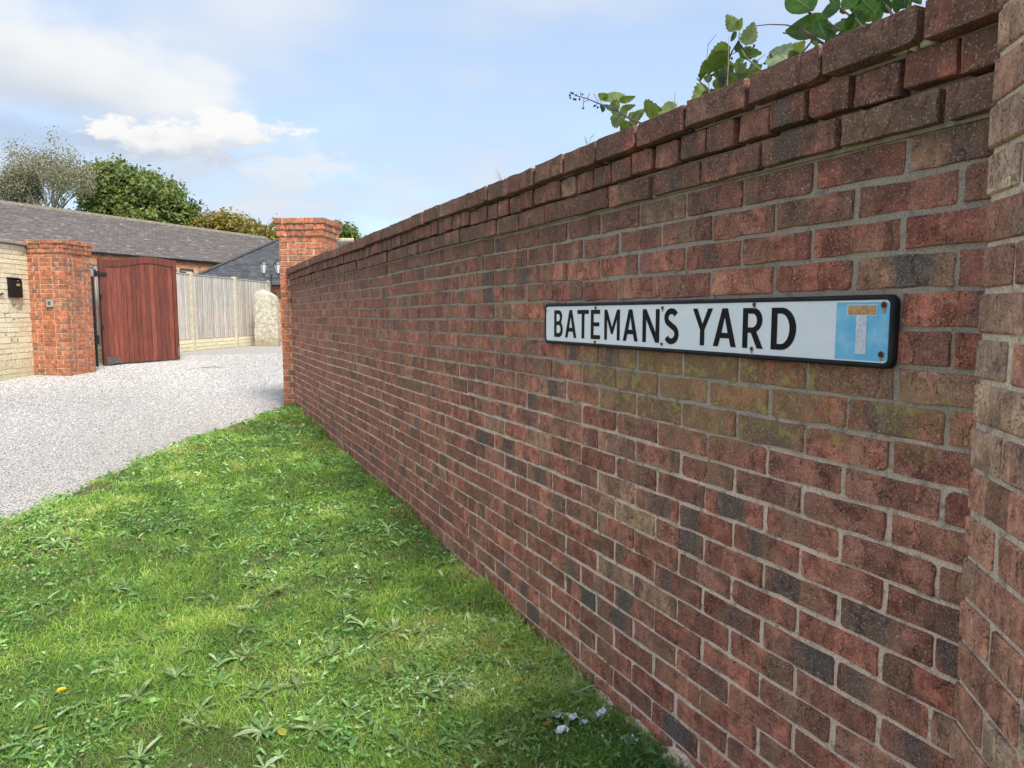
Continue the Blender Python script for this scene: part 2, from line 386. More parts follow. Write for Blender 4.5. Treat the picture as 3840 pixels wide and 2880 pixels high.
def leaf_mat(name, ramp, src, trans=0.35, rough=0.45, spec=0.4, vein=False, under=None):
    m, nt, bs = new_mat(name)
    t = nt.attr('tone', src); P = nt.pos()
    c = nt.ramp(t, ramp)
    c = nt.mix(1.0, c, nt.comb(*[nt.mapr(nt.noise(P, 40.0 if vein else 14.0, 3.0), 0.3, 0.7, 0.75, 1.25)] * 3), 'MULTIPLY')
    bs.inputs['Roughness'].default_value = rough; bs.inputs['Specular IOR Level'].default_value = spec
    nt.link(c, bs.inputs['Base Color'])
    if vein:
        uvn = nt.add('ShaderNodeUVMap'); uvn.uv_map = 'uv'; u, v, _ = nt.sep(uvn.outputs[0])
        av = nt.math('ABSOLUTE', v)
        rib = nt.math('ABSOLUTE', nt.math('SUBTRACT', nt.math('FRACT', nt.math('SUBTRACT', nt.math('MULTIPLY', u, 8.0), nt.math('MULTIPLY', av, 3.2))), 0.5))
        vm = nt.math('MAXIMUM', nt.mapr(av, 0.05, 0.015), nt.math('MULTIPLY', nt.mapr(rib, 0.10, 0.02), 0.55))
        c2 = nt.mix(nt.math('MULTIPLY', vm, 0.45), c, nt.mix(0.5, c, (0.30, 0.36, 0.20)))
        nt.link(c2, bs.inputs['Base Color'])
        nt.link(bump(nt, nt.math('SUBTRACT', nt.noise(P, 120.0, 2.0), vm), 0.0015), bs.inputs['Normal'])
    tr = nt.add('ShaderNodeBsdfTranslucent')
    nt.link(nt.mix(1.0, c, (1.5, 1.55, 0.6), 'MULTIPLY'), tr.inputs[0])
    mx = nt.add('ShaderNodeMixShader'); mx.inputs[0].default_value = trans
    nt.link(bs.outputs[0], mx.inputs[1]); nt.link(tr.outputs[0], mx.inputs[2])
    nt.link(mx.outputs[0], nt.n['Material Output'].inputs[0])
    return m

# ------------------------------------------------------------------ ground, drive and lawn
def sheet(name, xs, ys, dz, mat, zf=None):
    V = [(x, y, gz(y) + dz + (zf(x, y) if zf else 0)) for y in ys for x in xs]; nx = len(xs)
    F = [(j * nx + i, j * nx + i + 1, (j + 1) * nx + i + 1, (j + 1) * nx + i) for j in range(len(ys) - 1) for i in range(nx - 1)]
    o = obj(name, py_mesh(name, V, F, True), mat); o['kind'] = 'structure'; return o
M_field = simple('rough_grass_field', (0.075, 0.105, 0.035), 0.95, var=0.4, scale=3.0, bmp=0.03, bscale=20.0)
sheet('ground', [-400, -60, -15, 15, 60, 400], [-400, -60, -5, 0, 5, 10, 14.2, 18, 25, 40, 80, 400], -0.05, M_field)

m, nt, bs = new_mat('gravel_surface'); P = nt.pos()
vr = nt.add('ShaderNodeTexVoronoi'); nt.val(vr.inputs['Vector'], P); vr.inputs['Scale'].default_value = 68.0
vc = nt.sep(vr.outputs['Color'])
c = nt.ramp(vc[0], [(0, (0.26, 0.25, 0.24)), (0.10, (0.38, 0.365, 0.345)), (0.45, (0.48, 0.465, 0.44)), (0.8, (0.55, 0.535, 0.51)), (1.0, (0.64, 0.625, 0.60))])
c = nt.mix(nt.mapr(vr.outputs['Distance'], 0.45, 0.75), c, (0.17, 0.15, 0.14))
patch = nt.noise(nt.vmath('MULTIPLY', P, (1, 0.6, 1)), 0.8, 4.0, 0.6)
c = nt.mix(nt.mapr(patch, 0.5, 0.75, 0, 0.4), c, (0.30, 0.275, 0.26))
nt.link(c, bs.inputs['Base Color']); bs.inputs['Roughness'].default_value = 0.9
nt.link(bump(nt, nt.math('SUBTRACT', 1.0, vr.outputs['Distance']), 0.012), bs.inputs['Normal'])
M_gravel = m
sheet('gravel_drive', [-16, -8, -4, -2, 0, 4, 14], [-3, 0, 2, 4, 6, 8, 10, 12, 14.2, 16, 18, 22, 30], 0.0, M_gravel)

# lawn edge along the drive, in plan
EDGE = [(-5.0, -0.8), (-3.72, 1.9), (-2.84, 4.0), (-2.29, 5.25), (-2.00, 5.92), (-1.60, 6.74), (-1.05, 7.72), (-0.44, 8.60), (-0.12, 9.05)]
EX = np.array([e[0] for e in EDGE]); EY = np.array([e[1] for e in EDGE])
def edge_x(y): return np.interp(y, EY, EX)
def lump(x, y): return 0.012 * math.sin(x * 3.1 + y * 1.7) + 0.010 * math.sin(x * 5.3 - y * 4.1 + 1.0) + 0.006 * math.sin(x * 11 + y * 9)
def lump_np(x, y): return 0.012 * np.sin(x * 3.1 + y * 1.7) + 0.010 * np.sin(x * 5.3 - y * 4.1 + 1.0) + 0.006 * np.sin(x * 11 + y * 9)
LAWN_DZ = 0.040
m, nt, bs = new_mat('lawn_soil'); P = nt.pos()
n1 = nt.noise(P, 6.0, 5.0, 0.65); n2 = nt.noise(P, 60.0, 4.0, 0.7)
c = nt.mix(nt.mapr(n1, 0.4, 0.65), (0.080, 0.105, 0.032), (0.125, 0.095, 0.055))
c = nt.mix(1.0, c, nt.comb(*[nt.mapr(n2, 0.3, 0.7, 0.55, 1.4)] * 3), 'MULTIPLY')
nt.link(c, bs.inputs['Base Color']); bs.inputs['Roughness'].default_value = 1.0
nt.link(bump(nt, n2, 0.02), bs.inputs['Normal']); M_soil = m
ys = np.linspace(-0.8, 9.12, 90); V = []; F = []; NX = 36
for j, y in enumerate(ys):
    x0 = float(edge_x(y)); x1 = 0.02 if y > 0.2 else 0.02
    for i in range(NX):
        f = i / (NX - 1); x = x0 + (x1 - x0) * f
        z = gz(y) + LAWN_DZ + lump(x, y) * min(1, f * 6)
        if i == 0: z = gz(y) - 0.01
        V.append((x + (0.02 * math.sin(y * 9) if i == 0 else 0), y, z))
for j in range(len(ys) - 1):
    for i in range(NX - 1):
        a = j * NX + i; F.append((a, a + 1, a + NX + 1, a + NX))
lawn = obj('lawn', py_mesh('lawn', V, F, True), M_soil); lawn['kind'] = 'structure'

# ------------------------------------------------------------------ bricks
def face_brick(L, H, D, seed, cut=None):
    """brick with a rustic front at y = 0 (front towards -y); origin in the middle of the front; returns V, F(tri/quads as quads), uv"""
    rn = random.Random(seed)
    hx, hz = L / 2, H / 2; r = rn.uniform(0.002, 0.005); out = []
    nside = 4 if L > 0.15 else 2
    cs = [(hx, hz), (-hx, hz), (-hx, -hz), (hx, -hz)]
    for q, (cx, cz) in enumerate(cs):
        rr = r * rn.choice([0.5, 0.8, 1.2, 3.0])
        sx, sz = (1 if cx > 0 else -1), (1 if cz > 0 else -1)
        arc = [(cx, cz - sz * rr), (cx - sx * rr * 0.3, cz - sz * rr * 0.3), (cx - sx * rr, cz)]
        if q in (1, 3): arc = arc[::-1]
        out += arc
        if q in (0, 2):                      # along the top or the bottom
            for k in range(1, nside): out.append((cx + (-2 * cx) * k / nside, cz + rn.uniform(-0.0022, 0.0015) * sz))
        else:
            out.append((cx + rn.uniform(-0.0025, 0.0015) * sx, 0.0 + rn.uniform(-0.01, 0.01)))
    out = [(x + rn.uniform(-0.0012, 0.0012), z + rn.uniform(-0.0012, 0.0012)) for x, z in out]
    n = len(out); V = []; uv = []
    ins = [rn.choice([0.001, 0.0015, 0.002, 0.003, 0.005]) for _ in out]
    for (x, z), s_ in zip(out, ins):
        f = math.hypot(x, z); V.append((x - x / f * s_ * 1.3, rn.uniform(-0.0007, 0.0007), z - z / f * s_))
    for x, z in out: V.append((x, rn.uniform(0.002, 0.004), z))
    for x, z in out: V.append((x, D, z))
    V.append((rn.uniform(-0.2, 0.2) * L, rn.uniform(-0.0006, 0.0004), rn.uniform(-0.15, 0.15) * H)); cidx = 3 * n
    uv = [(v[0] / L + 0.5, v[2] / H + 0.5) for v in V]
    F = []
    for i in range(n):
        k = (i + 1) % n
        F.append((i, k, cidx)); F.append((n + i, n + k, k)); F.append((n + i, k, i))
        F.append((2 * n + i, 2 * n + k, n + k)); F.append((2 * n + i, n + k, n + i))
    return np.array(V), np.array(F), np.array(uv)
def block_brick(L, H, D, seed, b=0.0035, jit=0.0012):
    """solid brick for corners, origin in its middle"""
    V, F = bev_box(L, D, H, b, jit, random.Random(seed)); T = []
    for f in F: T += [(f[0], f[i], f[i + 1]) for i in range(1, len(f) - 1)]
    V = np.array(V); return V, np.array(T), np.stack([V[:, 0] / L + 0.5, V[:, 2] / H + 0.5], 1)
_bm = {}
def brick_data(kind, L, H, D, var):
    k = (kind, round(L, 3), round(H, 3), round(D, 3), var)
    if k not in _bm:
        g = (face_brick if kind == 'face' else block_brick)(L, H, D, hash(k[1:]) % 9999 + var)
        _bm[k] = [g, {}]
    return _bm[k]
def brick_object_mesh(kind, L, H, D, var, mat):
    d = brick_data(kind, L, H, D, var)
    if mat.name not in d[1]:
        V, F, uv = d[0]; me = np_mesh('brick', V, F, uv=uv); me.materials.append(mat); d[1][mat.name] = me
    return d[1][mat.name]
def wall_hides(p):
    """is p behind the long wall as seen from the camera"""
    if p.x < 0.01: return False
    t = (0 - CAM.x) / (p.x - CAM.x); q = CAM + (p - CAM) * t
    return t < 0.995 and 0.7 < q.y < 9.2 and q.z < 2.0
def lay(parent, bricks, mats, name='brick', rest='brick_courses', limit=300, hide=False, min_px=0.0):
    """bricks: dicts pos, rz, kind, L, H, D, n (outward normals). The largest in view become objects, the rest one mesh"""
    for b in bricks:
        p = b['pos']; s = 0.0; toc = (CAM - p).normalized()
        x, y, z = proj(p)
        if z > 0.1 and -120 < x < 3960 and -120 < y < 3000:
            s = max(max(n.dot(toc), 0) for n in b['n']) * b['L'] * b['H'] * (FPX / z) ** 2
            if hide and wall_hides(p): s = 0.0
        b['s'] = s
    order = sorted(bricks, key=lambda b: -b['s'])
    own = [b for b in order[:limit] if b['s'] > min_px]; ids = {id(b) for b in own}
    for b in own:
        o = bpy.data.objects.new(name, brick_object_mesh(b['kind'], b['L'], b['H'], b['D'], b['var'], mats['OBJECT'])); COL.objects.link(o)
        o.location = b['pos']; o.rotation_euler = (b.get('rx', 0), b.get('ry', 0), b['rz']); o['tone'] = b['tone']; put(o, parent)
    VV, FF, UU, TT = [], [], [], []; off = 0
    for b in bricks:
        if id(b) in ids: continue
        V, F, uv = brick_data(b['kind'], b['L'], b['H'], b['D'], b['var'])[0]
        c, s_ = math.cos(b['rz']), math.sin(b['rz'])
        W = np.stack([V[:, 0] * c - V[:, 1] * s_ + b['pos'].x, V[:, 0] * s_ + V[:, 1] * c + b['pos'].y, V[:, 2] + b['pos'].z], 1)
        VV.append(W); FF.append(F + off); UU.append(uv); TT.append(np.full(len(V), b['tone'])); off += len(V)
    if VV:
        me = np_mesh(rest, np.concatenate(VV), np.concatenate(FF), {'tone': np.concatenate(TT)}, np.concatenate(UU))
        o = obj(rest, me, mats['GEOMETRY'], parent); o['kind'] = 'stuff'
    return own

# the long boundary wall: face in the plane x = 0, running along y
wall = thing('brick_wall', (0.1, 5.0, gz(5)), 'long weathered red brick wall with oversailing top courses, carrying the street sign', 'wall')
WY0, WY1 = 0.66, 9.2
rn = random.Random(3)
bricks = []
def row_z(k): return 1.724 - (k - 4) * 0.075          # underside of course k, counted from the top
def course_wave(k, y): return 0.0040 * math.sin(y * 1.9 + k * 0.22) + 0.0012 * math.sin(y * 5.1 + k * 0.9)
FACE_N = Vector((-1, 0, 0))
for k in range(1, 27):
    z = row_z(k) + 0.0375
    head = (k == 2)
    pitch = 0.1125 if head else 0.225
    phase = (0.855 if k % 2 else 0.9675) + (0.03 if k == 3 else 0) + (0.06 if k == 1 else 0)
    n0 = math.floor((WY0 - phase) / pitch); n1 = math.ceil((WY1 - phase) / pitch)
    for n in range(n0, n1):
        ya, yb = phase + n * pitch, phase + (n + 1) * pitch
        ya = max(ya, WY0); yb = min(yb, WY1)
        if yb - ya < 0.05: continue
        L = yb - ya - 0.0105
        if abs(L - (pitch - 0.0105)) < 0.004: L = pitch - 0.0105
        y = (ya + yb) / 2 + rn.uniform(-0.0028, 0.0028)
        prow = {1: 0.055, 2: 0.030, 3: 0.022}.get(k, 0.0)
        jx = rn.uniform(-0.0028, 0.0022) if k > 3 else rn.uniform(-0.006, 0.004)
        H = 0.0645 + (rn.choice([-0.0015, 0, 0.0015]))
        if k == 1: H = 0.068
        bricks.append(dict(pos=Vector((-prow + jx, y, z + course_wave(k, y) + rn.uniform(-0.0018, 0.0018) + (rn.uniform(-0.004, 0.003) if k < 3 else 0))),
                           rz=R(-90) + rn.uniform(-0.008, 0.008) * (3 if k < 4 else 1), ry=rn.uniform(-0.006, 0.006) * (2.5 if k < 4 else 1),
                           kind='face', L=L, H=H, D=0.10 + prow, var=rn.randrange(7), tone=rn.random(), n=[FACE_N]))
lay(wall, bricks, M_brick)
core = MB()
core.abox((0.0042, 0.60, -0.15), (0.205, 9.21, row_z(4) + 0.075)).abox((-0.004, 0.60, row_z(4) + 0.0753), (0.205, 9.21, row_z(3) + 0.075))
core.abox((0.010, 0.60, row_z(3) + 0.0753), (0.205, 9.21, row_z(2) + 0.072)).abox((-0.012, 0.60, row_z(2) + 0.0765), (0.215, 9.21, row_z(1) + 0.062))
core.build('mortar_bed', M_mortar, wall)
# smear of mortar on the footing along the foot of the wall
V, F = [], []
ysm = np.linspace(0.7, 2.9, 60)
for i, y in enumerate(ysm):
    tap = min(1.0, (2.9 - y) / 0.9); wdt = (0.03 + 0.04 * abs(math.sin(i * 1.7) * math.sin(i * 0.43)) + 0.03) * tap
    zz = gz(y) + LAWN_DZ + lump(0, y)
    V += [(-wdt - 0.01, y, zz - 0.03), (-wdt * 0.5, y, zz - 0.02 + (0.024 + 0.010 * math.sin(i * 2.1)) * tap), (0.004, y, zz - 0.03 + (0.055 + 0.014 * math.sin(i * 1.1)) * tap)]
for i in range(len(ysm) - 1):
    for k in range(2): F.append((i * 3 + k, i * 3 + k + 1, i * 3 + k + 4, i * 3 + k + 3))
obj('mortar_fillet', py_mesh('mortar_fillet', V, F, True), M_mortar, wall)
# slips of stone wedged under the top course, and one long grey slip
M_slip = simple('cream_slip', (0.46, 0.41, 0.27), 0.9, var=0.35, scale=60, bmp=0.004)
M_gslip = simple('grey_slip', (0.27, 0.26, 0.21), 0.9, var=0.4, scale=40, bmp=0.004)
for (x0, x1, y0, mt) in [(3345, 3405, 195, M_slip), (3412, 3443, 180, M_slip), (3448, 3512, 168, M_slip), (3600, 3735, 80, M_gslip)]:
    a = on_x(x0, y0, -0.030); b = on_x(x1, y0 - (x1 - x0) * 0.32, -0.030)
    V, F = bev_box(abs(a.y - b.y), 0.05, 0.016 if mt is M_slip else 0.026, 0.004, 0.0022, random.Random(x0))
    o = obj('stone_slip', py_mesh('stone_slip', V, F), mt, None, ((-0.033 + 0.025), (a.y + b.y) / 2, (a.z + b.z) / 2), R(-90)); put(o, wall)

# ------------------------------------------------------------------ pillars
def pillar(name, label, Lc, fr, bk, s, z0, nc, mats, mortar, seed, odd=0, cap=(0.018, 0.030, 0.046), hide=False, limit=300, dent=True):
    rn = random.Random(seed); cen = Lc + fr * (s / 2) + bk * (s / 2); cen.z = 0
    t = thing(name, (cen.x, cen.y, gz(cen.y)), label, 'pillar')
    bricks = []
    for i in range(nc):
        ci = i - (nc - 3); o = cap[ci] if ci >= 0 else 0.0
        S = s + 2 * o; run = S - 0.1125
        if dent and ci == 1: cnt = round(run / 0.1125); seg = [run / cnt] * cnt
        else:
            q = run / 0.225; n = int(q + 0.2)
            if q - n > 0.3 and ci < 0: seg = [0.225] * n + [run - 0.225 * n]
            else: n = max(1, round(q)); seg = [run / n] * n
        mir = (i + odd) % 2
        z = z0 + i * 0.075 + 0.0375
        for side in range(4):
            d1 = [fr, bk, -fr, -bk][side]; d2 = [bk, -fr, -bk, fr][side]        # along the side, inward
            st = cen - d1 * (S / 2) - d2 * (S / 2)
            a = 0.1125 if mir else 0.0
            for g in (seg[::-1] if mir else seg):
                L = g - 0.0105
                p = st + d1 * (a + 0.0105 + L / 2 if mir else a + L / 2) + d2 * 0.05125
                a += g
                jz = rn.uniform(-0.0015, 0.0015); jo = rn.uniform(-0.002, 0.003) * (2.2 if ci >= 0 else 1)
                bricks.append(dict(pos=Vector((p.x - d2.x * jo, p.y - d2.y * jo, z + jz)), rz=math.atan2(d1.y, d1.x) + rn.uniform(-0.006, 0.006), kind='block',
                                   L=round(L, 3), H=0.0645, D=0.1025, var=rn.randrange(5), tone=rn.random(), n=[-d2, d1 if True else d1]))
    lay(t, bricks, mats, limit=limit, hide=hide, min_px=30)
    cr = MB()
    def cbox(o, za, zb):
        h = s / 2 + o - 0.0060
        cr.box(cen + Vector((0, 0, (za + zb) / 2)), fr, bk, (0, 0, 1), h, h, (zb - za) / 2)
    cbox(0, z0 - 0.2, z0 + (nc - 3) * 0.075)
    for ci in range(3): cbox(cap[ci] - 0.006, z0 + (nc - 3 + ci) * 0.075 + 0.0003, z0 + (nc - 2 + ci) * 0.075 - (0.004 if ci == 2 else 0))
    cr.build('mortar_core', mortar, t)
    return t, cen
AZP = R(30.5)
fr = Vector((math.cos(AZP), -math.sin(AZP), 0)); bk = Vector((math.sin(AZP), math.cos(AZP), 0))
# far pillar that ends the long wall
Rc = Vector((0.350, 8.985, 0)); 
pillar('gate_pillar', 'square orange brick pillar closing the far end of the long brick wall', Rc - fr * 0.5525, fr, bk, 0.5525, 0.235, 32, M_pbrick, M_pmortar, 11, 0, hide=True)
# pillar across the drive, beside the wooden gate
LP = Vector((-2.985, 14.126, 0))
pillar('gate_pillar', 'wide brick pillar with an intercom, between the cream stone wall and the wooden gate', LP - fr * 0.665, fr, bk, 0.665, 0.385, 31, M_pbrick, M_pmortar, 12, 1)
# near pillar cut by the edge of the frame
AZN = R(37.5); frn = Vector((-math.sin(AZN), -math.cos(AZN), 0)); bkn = Vector((math.cos(AZN), -math.sin(AZN), 0))
NP = Vector((-0.109, 0.743, 0))
pillar('gate_pillar', 'near brick pillar with pale mortar, cut off by the right edge of the picture', NP, frn, bkn, 0.665, -0.012, 32, M_nbrick, M_nmortar, 13, 1)

# ------------------------------------------------------------------ street name sign
SGX = -0.016                                           # front of the plate
M_black = simple('black_frame', (0.016, 0.017, 0.020), 0.55, var=0.5, scale=30, bmp=0.001, bscale=200, spec=0.25)
m, nt, bs = new_mat('white_plate'); P = nt.pos()
c = nt.mix(nt.mapr(nt.noise(P, 7.0, 4.0, 0.6), 0.3, 0.7), (0.82, 0.84, 0.85), (0.90, 0.90, 0.90))
c = nt.mix(nt.math('MULTIPLY', nt.mapr(nt.noise(P, 130.0, 3.0, 0.7), 0.60, 0.72), 0.35), c, (0.42, 0.44, 0.46))
nt.link(c, bs.inputs['Base Color']); bs.inputs['Roughness'].default_value = 0.32
nt.link(bump(nt, nt.noise(P, 90.0, 3.0), 0.0006), bs.inputs['Normal']); M_plate = m
m, nt, bs = new_mat('blue_panel'); P = nt.pos()
c = nt.mix(nt.mapr(nt.noise(P, 16.0, 4.0, 0.65), 0.42, 0.72), (0.13, 0.51, 0.78), (0.36, 0.66, 0.83))
nt.link(c, bs.inputs['Base Color']); bs.inputs['Roughness'].default_value = 0.35; M_blue = m
M_ink = simple('black_ink', (0.016, 0.013, 0.013), 0.6, var=0.3, scale=40, spec=0.12)
M_bar = simple('faded_red_bar', (0.56, 0.30, 0.13), 0.5, var=0.3, scale=90)
M_white = simple('white_symbol', (0.66, 0.69, 0.73), 0.45, var=0.22, scale=150)
M_rust = simple('rusty_screw', (0.075, 0.035, 0.02), 0.8, 0.2, var=0.6, scale=400)
M_ruststain = simple('rust_stain', (0.42, 0.26, 0.15), 0.8, var=0.4, scale=200)
SY0, SY1, SZ0, SZ1 = 0.963, 2.465, 1.339, 1.491
sign = thing('street_sign', (-0.008, (SY0 + SY1) / 2, SZ0), 'white street name sign reading BATEMANS YARD with a blue dead end panel', 'sign')
AX = Vector((0, -1, 0)); AZ = Vector((0, 0, 1)); AYI = Vector((1, 0, 0))     # reading direction, up, into the wall
def rrect(x0, x1, z0, z1, r, n=5):
    p = []
    for cx, cz, a0 in ((x1 - r, z1 - r, 0), (x0 + r, z1 - r, 90), (x0 + r, z0 + r, 180), (x1 - r, z0 + r, 270)):
        p += [(cx + r * math.cos(R(a0 + 90 * k / n)), cz + r * math.sin(R(a0 + 90 * k / n))) for k in range(n + 1)]
    return p
def sp(y, z): return (SY1 - y, z - SZ0)                  # sign coordinates: x from the reader's left, z up
SO = Vector((SGX, SY1, SZ0)); SW, SH = SY1 - SY0, SZ1 - SZ0
outer = rrect(0, SW, 0, SH, 0.020); inner = rrect(0.0115, SW - 0.0115, 0.0115, SH - 0.0105, 0.011)
n = len(outer); V = []
for P_, x in ((outer, SGX + 0.0005), (outer, -0.002), (inner, SGX - 0.0008), (inner, SGX + 0.003)):
    V += [Vector((x, SY1 - a, SZ0 + b)) for a, b in P_]
mid = [((a[0] * 0.45 + b[0] * 0.55), (a[1] * 0.45 + b[1] * 0.55)) for a, b in zip(outer, inner)]
V += [Vector((SGX - 0.0016, SY1 - a, SZ0 + b)) for a, b in mid]
F = []
for i in range(n):
    k = (i + 1) % n
    F += [(n + i, n + k, k, i), (i, k, 4 * n + k, 4 * n + i), (4 * n + i, 4 * n + k, 2 * n + k, 2 * n + i), (2 * n + i, 2 * n + k, 3 * n + k, 3 * n + i)]
obj('frame', py_mesh('frame', V, F, True), M_black, sign)
pl = MB().prism(rrect(0.0108, SW - 0.0108, 0.0108, SH - 0.0098, 0.011), Vector((SGX + 0.0012, SY1, SZ0)), AX, AZ, AYI, 0.008).build('plate', M_plate, sign)
def flat(name, poly, mat, lift, parent=sign): return MB().prism(poly, Vector((SGX + 0.0012 - lift, SY1, SZ0)), AX, AZ, AYI, 0.0006).build(name, mat, parent)
bx0 = SY1 - 1.104; bx1 = SW - 0.0135
bpoly = [(bx0, 0.0150), (bx1 - 0.008, 0.0150), (bx1 - 0.002, 0.0175), (bx1, 0.023), (bx1, SH - 0.023), (bx1 - 0.002, SH - 0.0175), (bx1 - 0.008, SH - 0.0150), (bx0, SH - 0.0150)]
panel = flat('blue_panel', bpoly, M_blue, 0.0009)
tx0, tx1 = SY1 - 1.0755, SY1 - 1.0035; tz0, tz1 = 1.4475 - SZ0, 1.4712 - SZ0
sx0, sx1 = SY1 - 1.0525, SY1 - 1.0265
flat('white_cross_bar', [(sx0, 1.3665 - SZ0), (sx1, 1.3665 - SZ0), (sx1, tz0), (tx1, tz0), (tx1, tz1), (tx0, tz1), (tx0, tz0), (sx0, tz0)], M_white, 0.0018, panel)
flat('faded_bar', [(tx0 + 0.0025, tz0 + 0.0025), (tx1 - 0.0025, tz0 + 0.0025), (tx1 - 0.0025, tz1 - 0.002), (tx0 + 0.0025, tz1 - 0.002)], M_bar, 0.0027, panel)
# letters: outlines with the first contour outside and the others as holes, cap height 1
def arc(cx, cz, rx, rz_, a0, a1, n=10): return [(cx + rx * math.cos(R(a0 + (a1 - a0) * k / n)), cz + rz_ * math.sin(R(a0 + (a1 - a0) * k / n))) for k in range(n + 1)]
T = 0.165
def letter(ch):
    if ch == 'B':
        return [[(0, 0)] + [(0.32, 0)] + arc(0.36, 0.285, 0.29, 0.285, -90, 55) + arc(0.33, 0.76, 0.27, 0.24, -35, 90) + [(0, 1)],
                [(T, 0.145), (T, 0.45)] + arc(0.34, 0.298, 0.145, 0.152, 90, -90), [(T, 0.585), (T, 0.86)] + arc(0.31, 0.7225, 0.125, 0.1375, 90, -90)]
    if ch == 'A':
        return [[(0, 0), (0.175, 0), (0.245, 0.22), (0.555, 0.22), (0.625, 0), (0.80, 0), (0.495, 1), (0.305, 1)], [(0.29, 0.36), (0.40, 0.78), (0.51, 0.36)]]
    if ch == 'T': return [[(0.27, 0), (0.27 + T, 0), (0.27 + T, 0.86), (0.70, 0.86), (0.70, 1), (0, 1), (0, 0.86), (0.27, 0.86)]]
    if ch == 'E': return [[(0, 0), (0.55, 0), (0.55, 0.14), (T, 0.14), (T, 0.44), (0.50, 0.44), (0.50, 0.575), (T, 0.575), (T, 0.86), (0.54, 0.86), (0.54, 1), (0, 1)]]
    if ch == 'M': return [[(0, 0), (0.155, 0), (0.155, 0.70), (0.39, 0.20), (0.49, 0.20), (0.725, 0.70), (0.725, 0), (0.88, 0), (0.88, 1), (0.725, 1), (0.44, 0.42), (0.155, 1), (0, 1)]]
    if ch == 'N': return [[(0, 0), (0.155, 0), (0.155, 0.70), (0.56, 0), (0.72, 0), (0.72, 1), (0.565, 1), (0.565, 0.30), (0.16, 1), (0, 1)]]
    if ch == 'Y': return [[(0.30, 0), (0.465, 0), (0.465, 0.42), (0.77, 1), (0.59, 1), (0.385, 0.58), (0.18, 1), (0, 1), (0.30, 0.42)]]
    if ch == 'R':
        return [[(0, 0), (T, 0), (T, 0.385), (0.27, 0.385), (0.47, 0), (0.66, 0), (0.435, 0.42)] + arc(0.34, 0.70, 0.28, 0.30, -55, 90) + [(0, 1)],
                [(T, 0.52), (T, 0.86)] + arc(0.31, 0.69, 0.145, 0.17, 90, -90)]
    if ch == 'D':
        return [[(0, 0), (0.28, 0)] + arc(0.28, 0.5, 0.40, 0.5, -84, 84, 18) + [(0.28, 1), (0, 1)], [(T, 0.14), (T, 0.86)] + arc(0.27, 0.5, 0.235, 0.36, 90, -90, 16)]
    if ch == 'S':
        cl = arc(0.30, 0.735, 0.205, 0.185, 28, 222, 14) + arc(0.30, 0.285, 0.215, 0.205, 48, -152, 14); L_, R_ = [], []
        for i, p in enumerate(cl):
            a, b = cl[max(i - 1, 0)], cl[min(i + 1, len(cl) - 1)]; tx, tz = b[0] - a[0], b[1] - a[1]; l = math.hypot(tx, tz)
            L_.append((p[0] - tz / l * T / 2, p[1] + tx / l * T / 2)); R_.append((p[0] + tz / l * T / 2, p[1] - tx / l * T / 2))
        return [L_ + R_[::-1]]
def glyph_mesh(ch, width, height):
    cs = letter(ch); xs = [p[0] for p in cs[0]]; zs = [p[1] for p in cs[0]]
    x0, kx = min(xs), width / (max(xs) - min(xs)); z0, kz = min(zs), height / (max(zs) - min(zs))
    cu = bpy.data.curves.new('glyph', 'CURVE'); cu.dimensions = '2D'; cu.fill_mode = 'BOTH'; cu.extrude = 0.0003
    for c_ in cs:
        s_ = cu.splines.new('POLY'); s_.points.add(len(c_) - 1); s_.use_cyclic_u = True
        for q, p in zip(s_.points, c_): q.co = ((p[0] - x0) * kx, (p[1] - z0) * kz, 0, 1)
    tmp = bpy.data.objects.new('glyph', cu); COL.objects.link(tmp)
    me = bpy.data.meshes.new_from_object(tmp.evaluated_get(bpy.context.evaluated_depsgraph_get()))
    bpy.data.objects.remove(tmp); bpy.data.curves.remove(cu); me.materials.clear(); return me
LZ0, LZ1 = 1.3655, 1.4665
for ch, ya, yb in zip('BATEMANSYARD', [2.3866, 2.3028, 2.2134, 2.122, 2.0353, 1.9247, 1.8183, 1.71, 1.582, 1.4969, 1.3875, 1.2912],
                      [2.3206, 2.221, 2.1364, 2.0624, 1.9434, 1.8431, 1.7335, 1.643, 1.5004, 1.4102, 1.3165, 1.2144]):
    ex = 0.002 if ch == 'S' else 0
    me = glyph_mesh(ch, ya - yb, LZ1 - LZ0 + 2 * ex); o = obj('letter', me, M_ink)
    o.matrix_basis = Matrix(((0, 0, -1, SGX + 0.0004), (-1, 0, 0, ya), (0, 1, 0, LZ0 - ex), (0, 0, 0, 1))); put(o, sign)
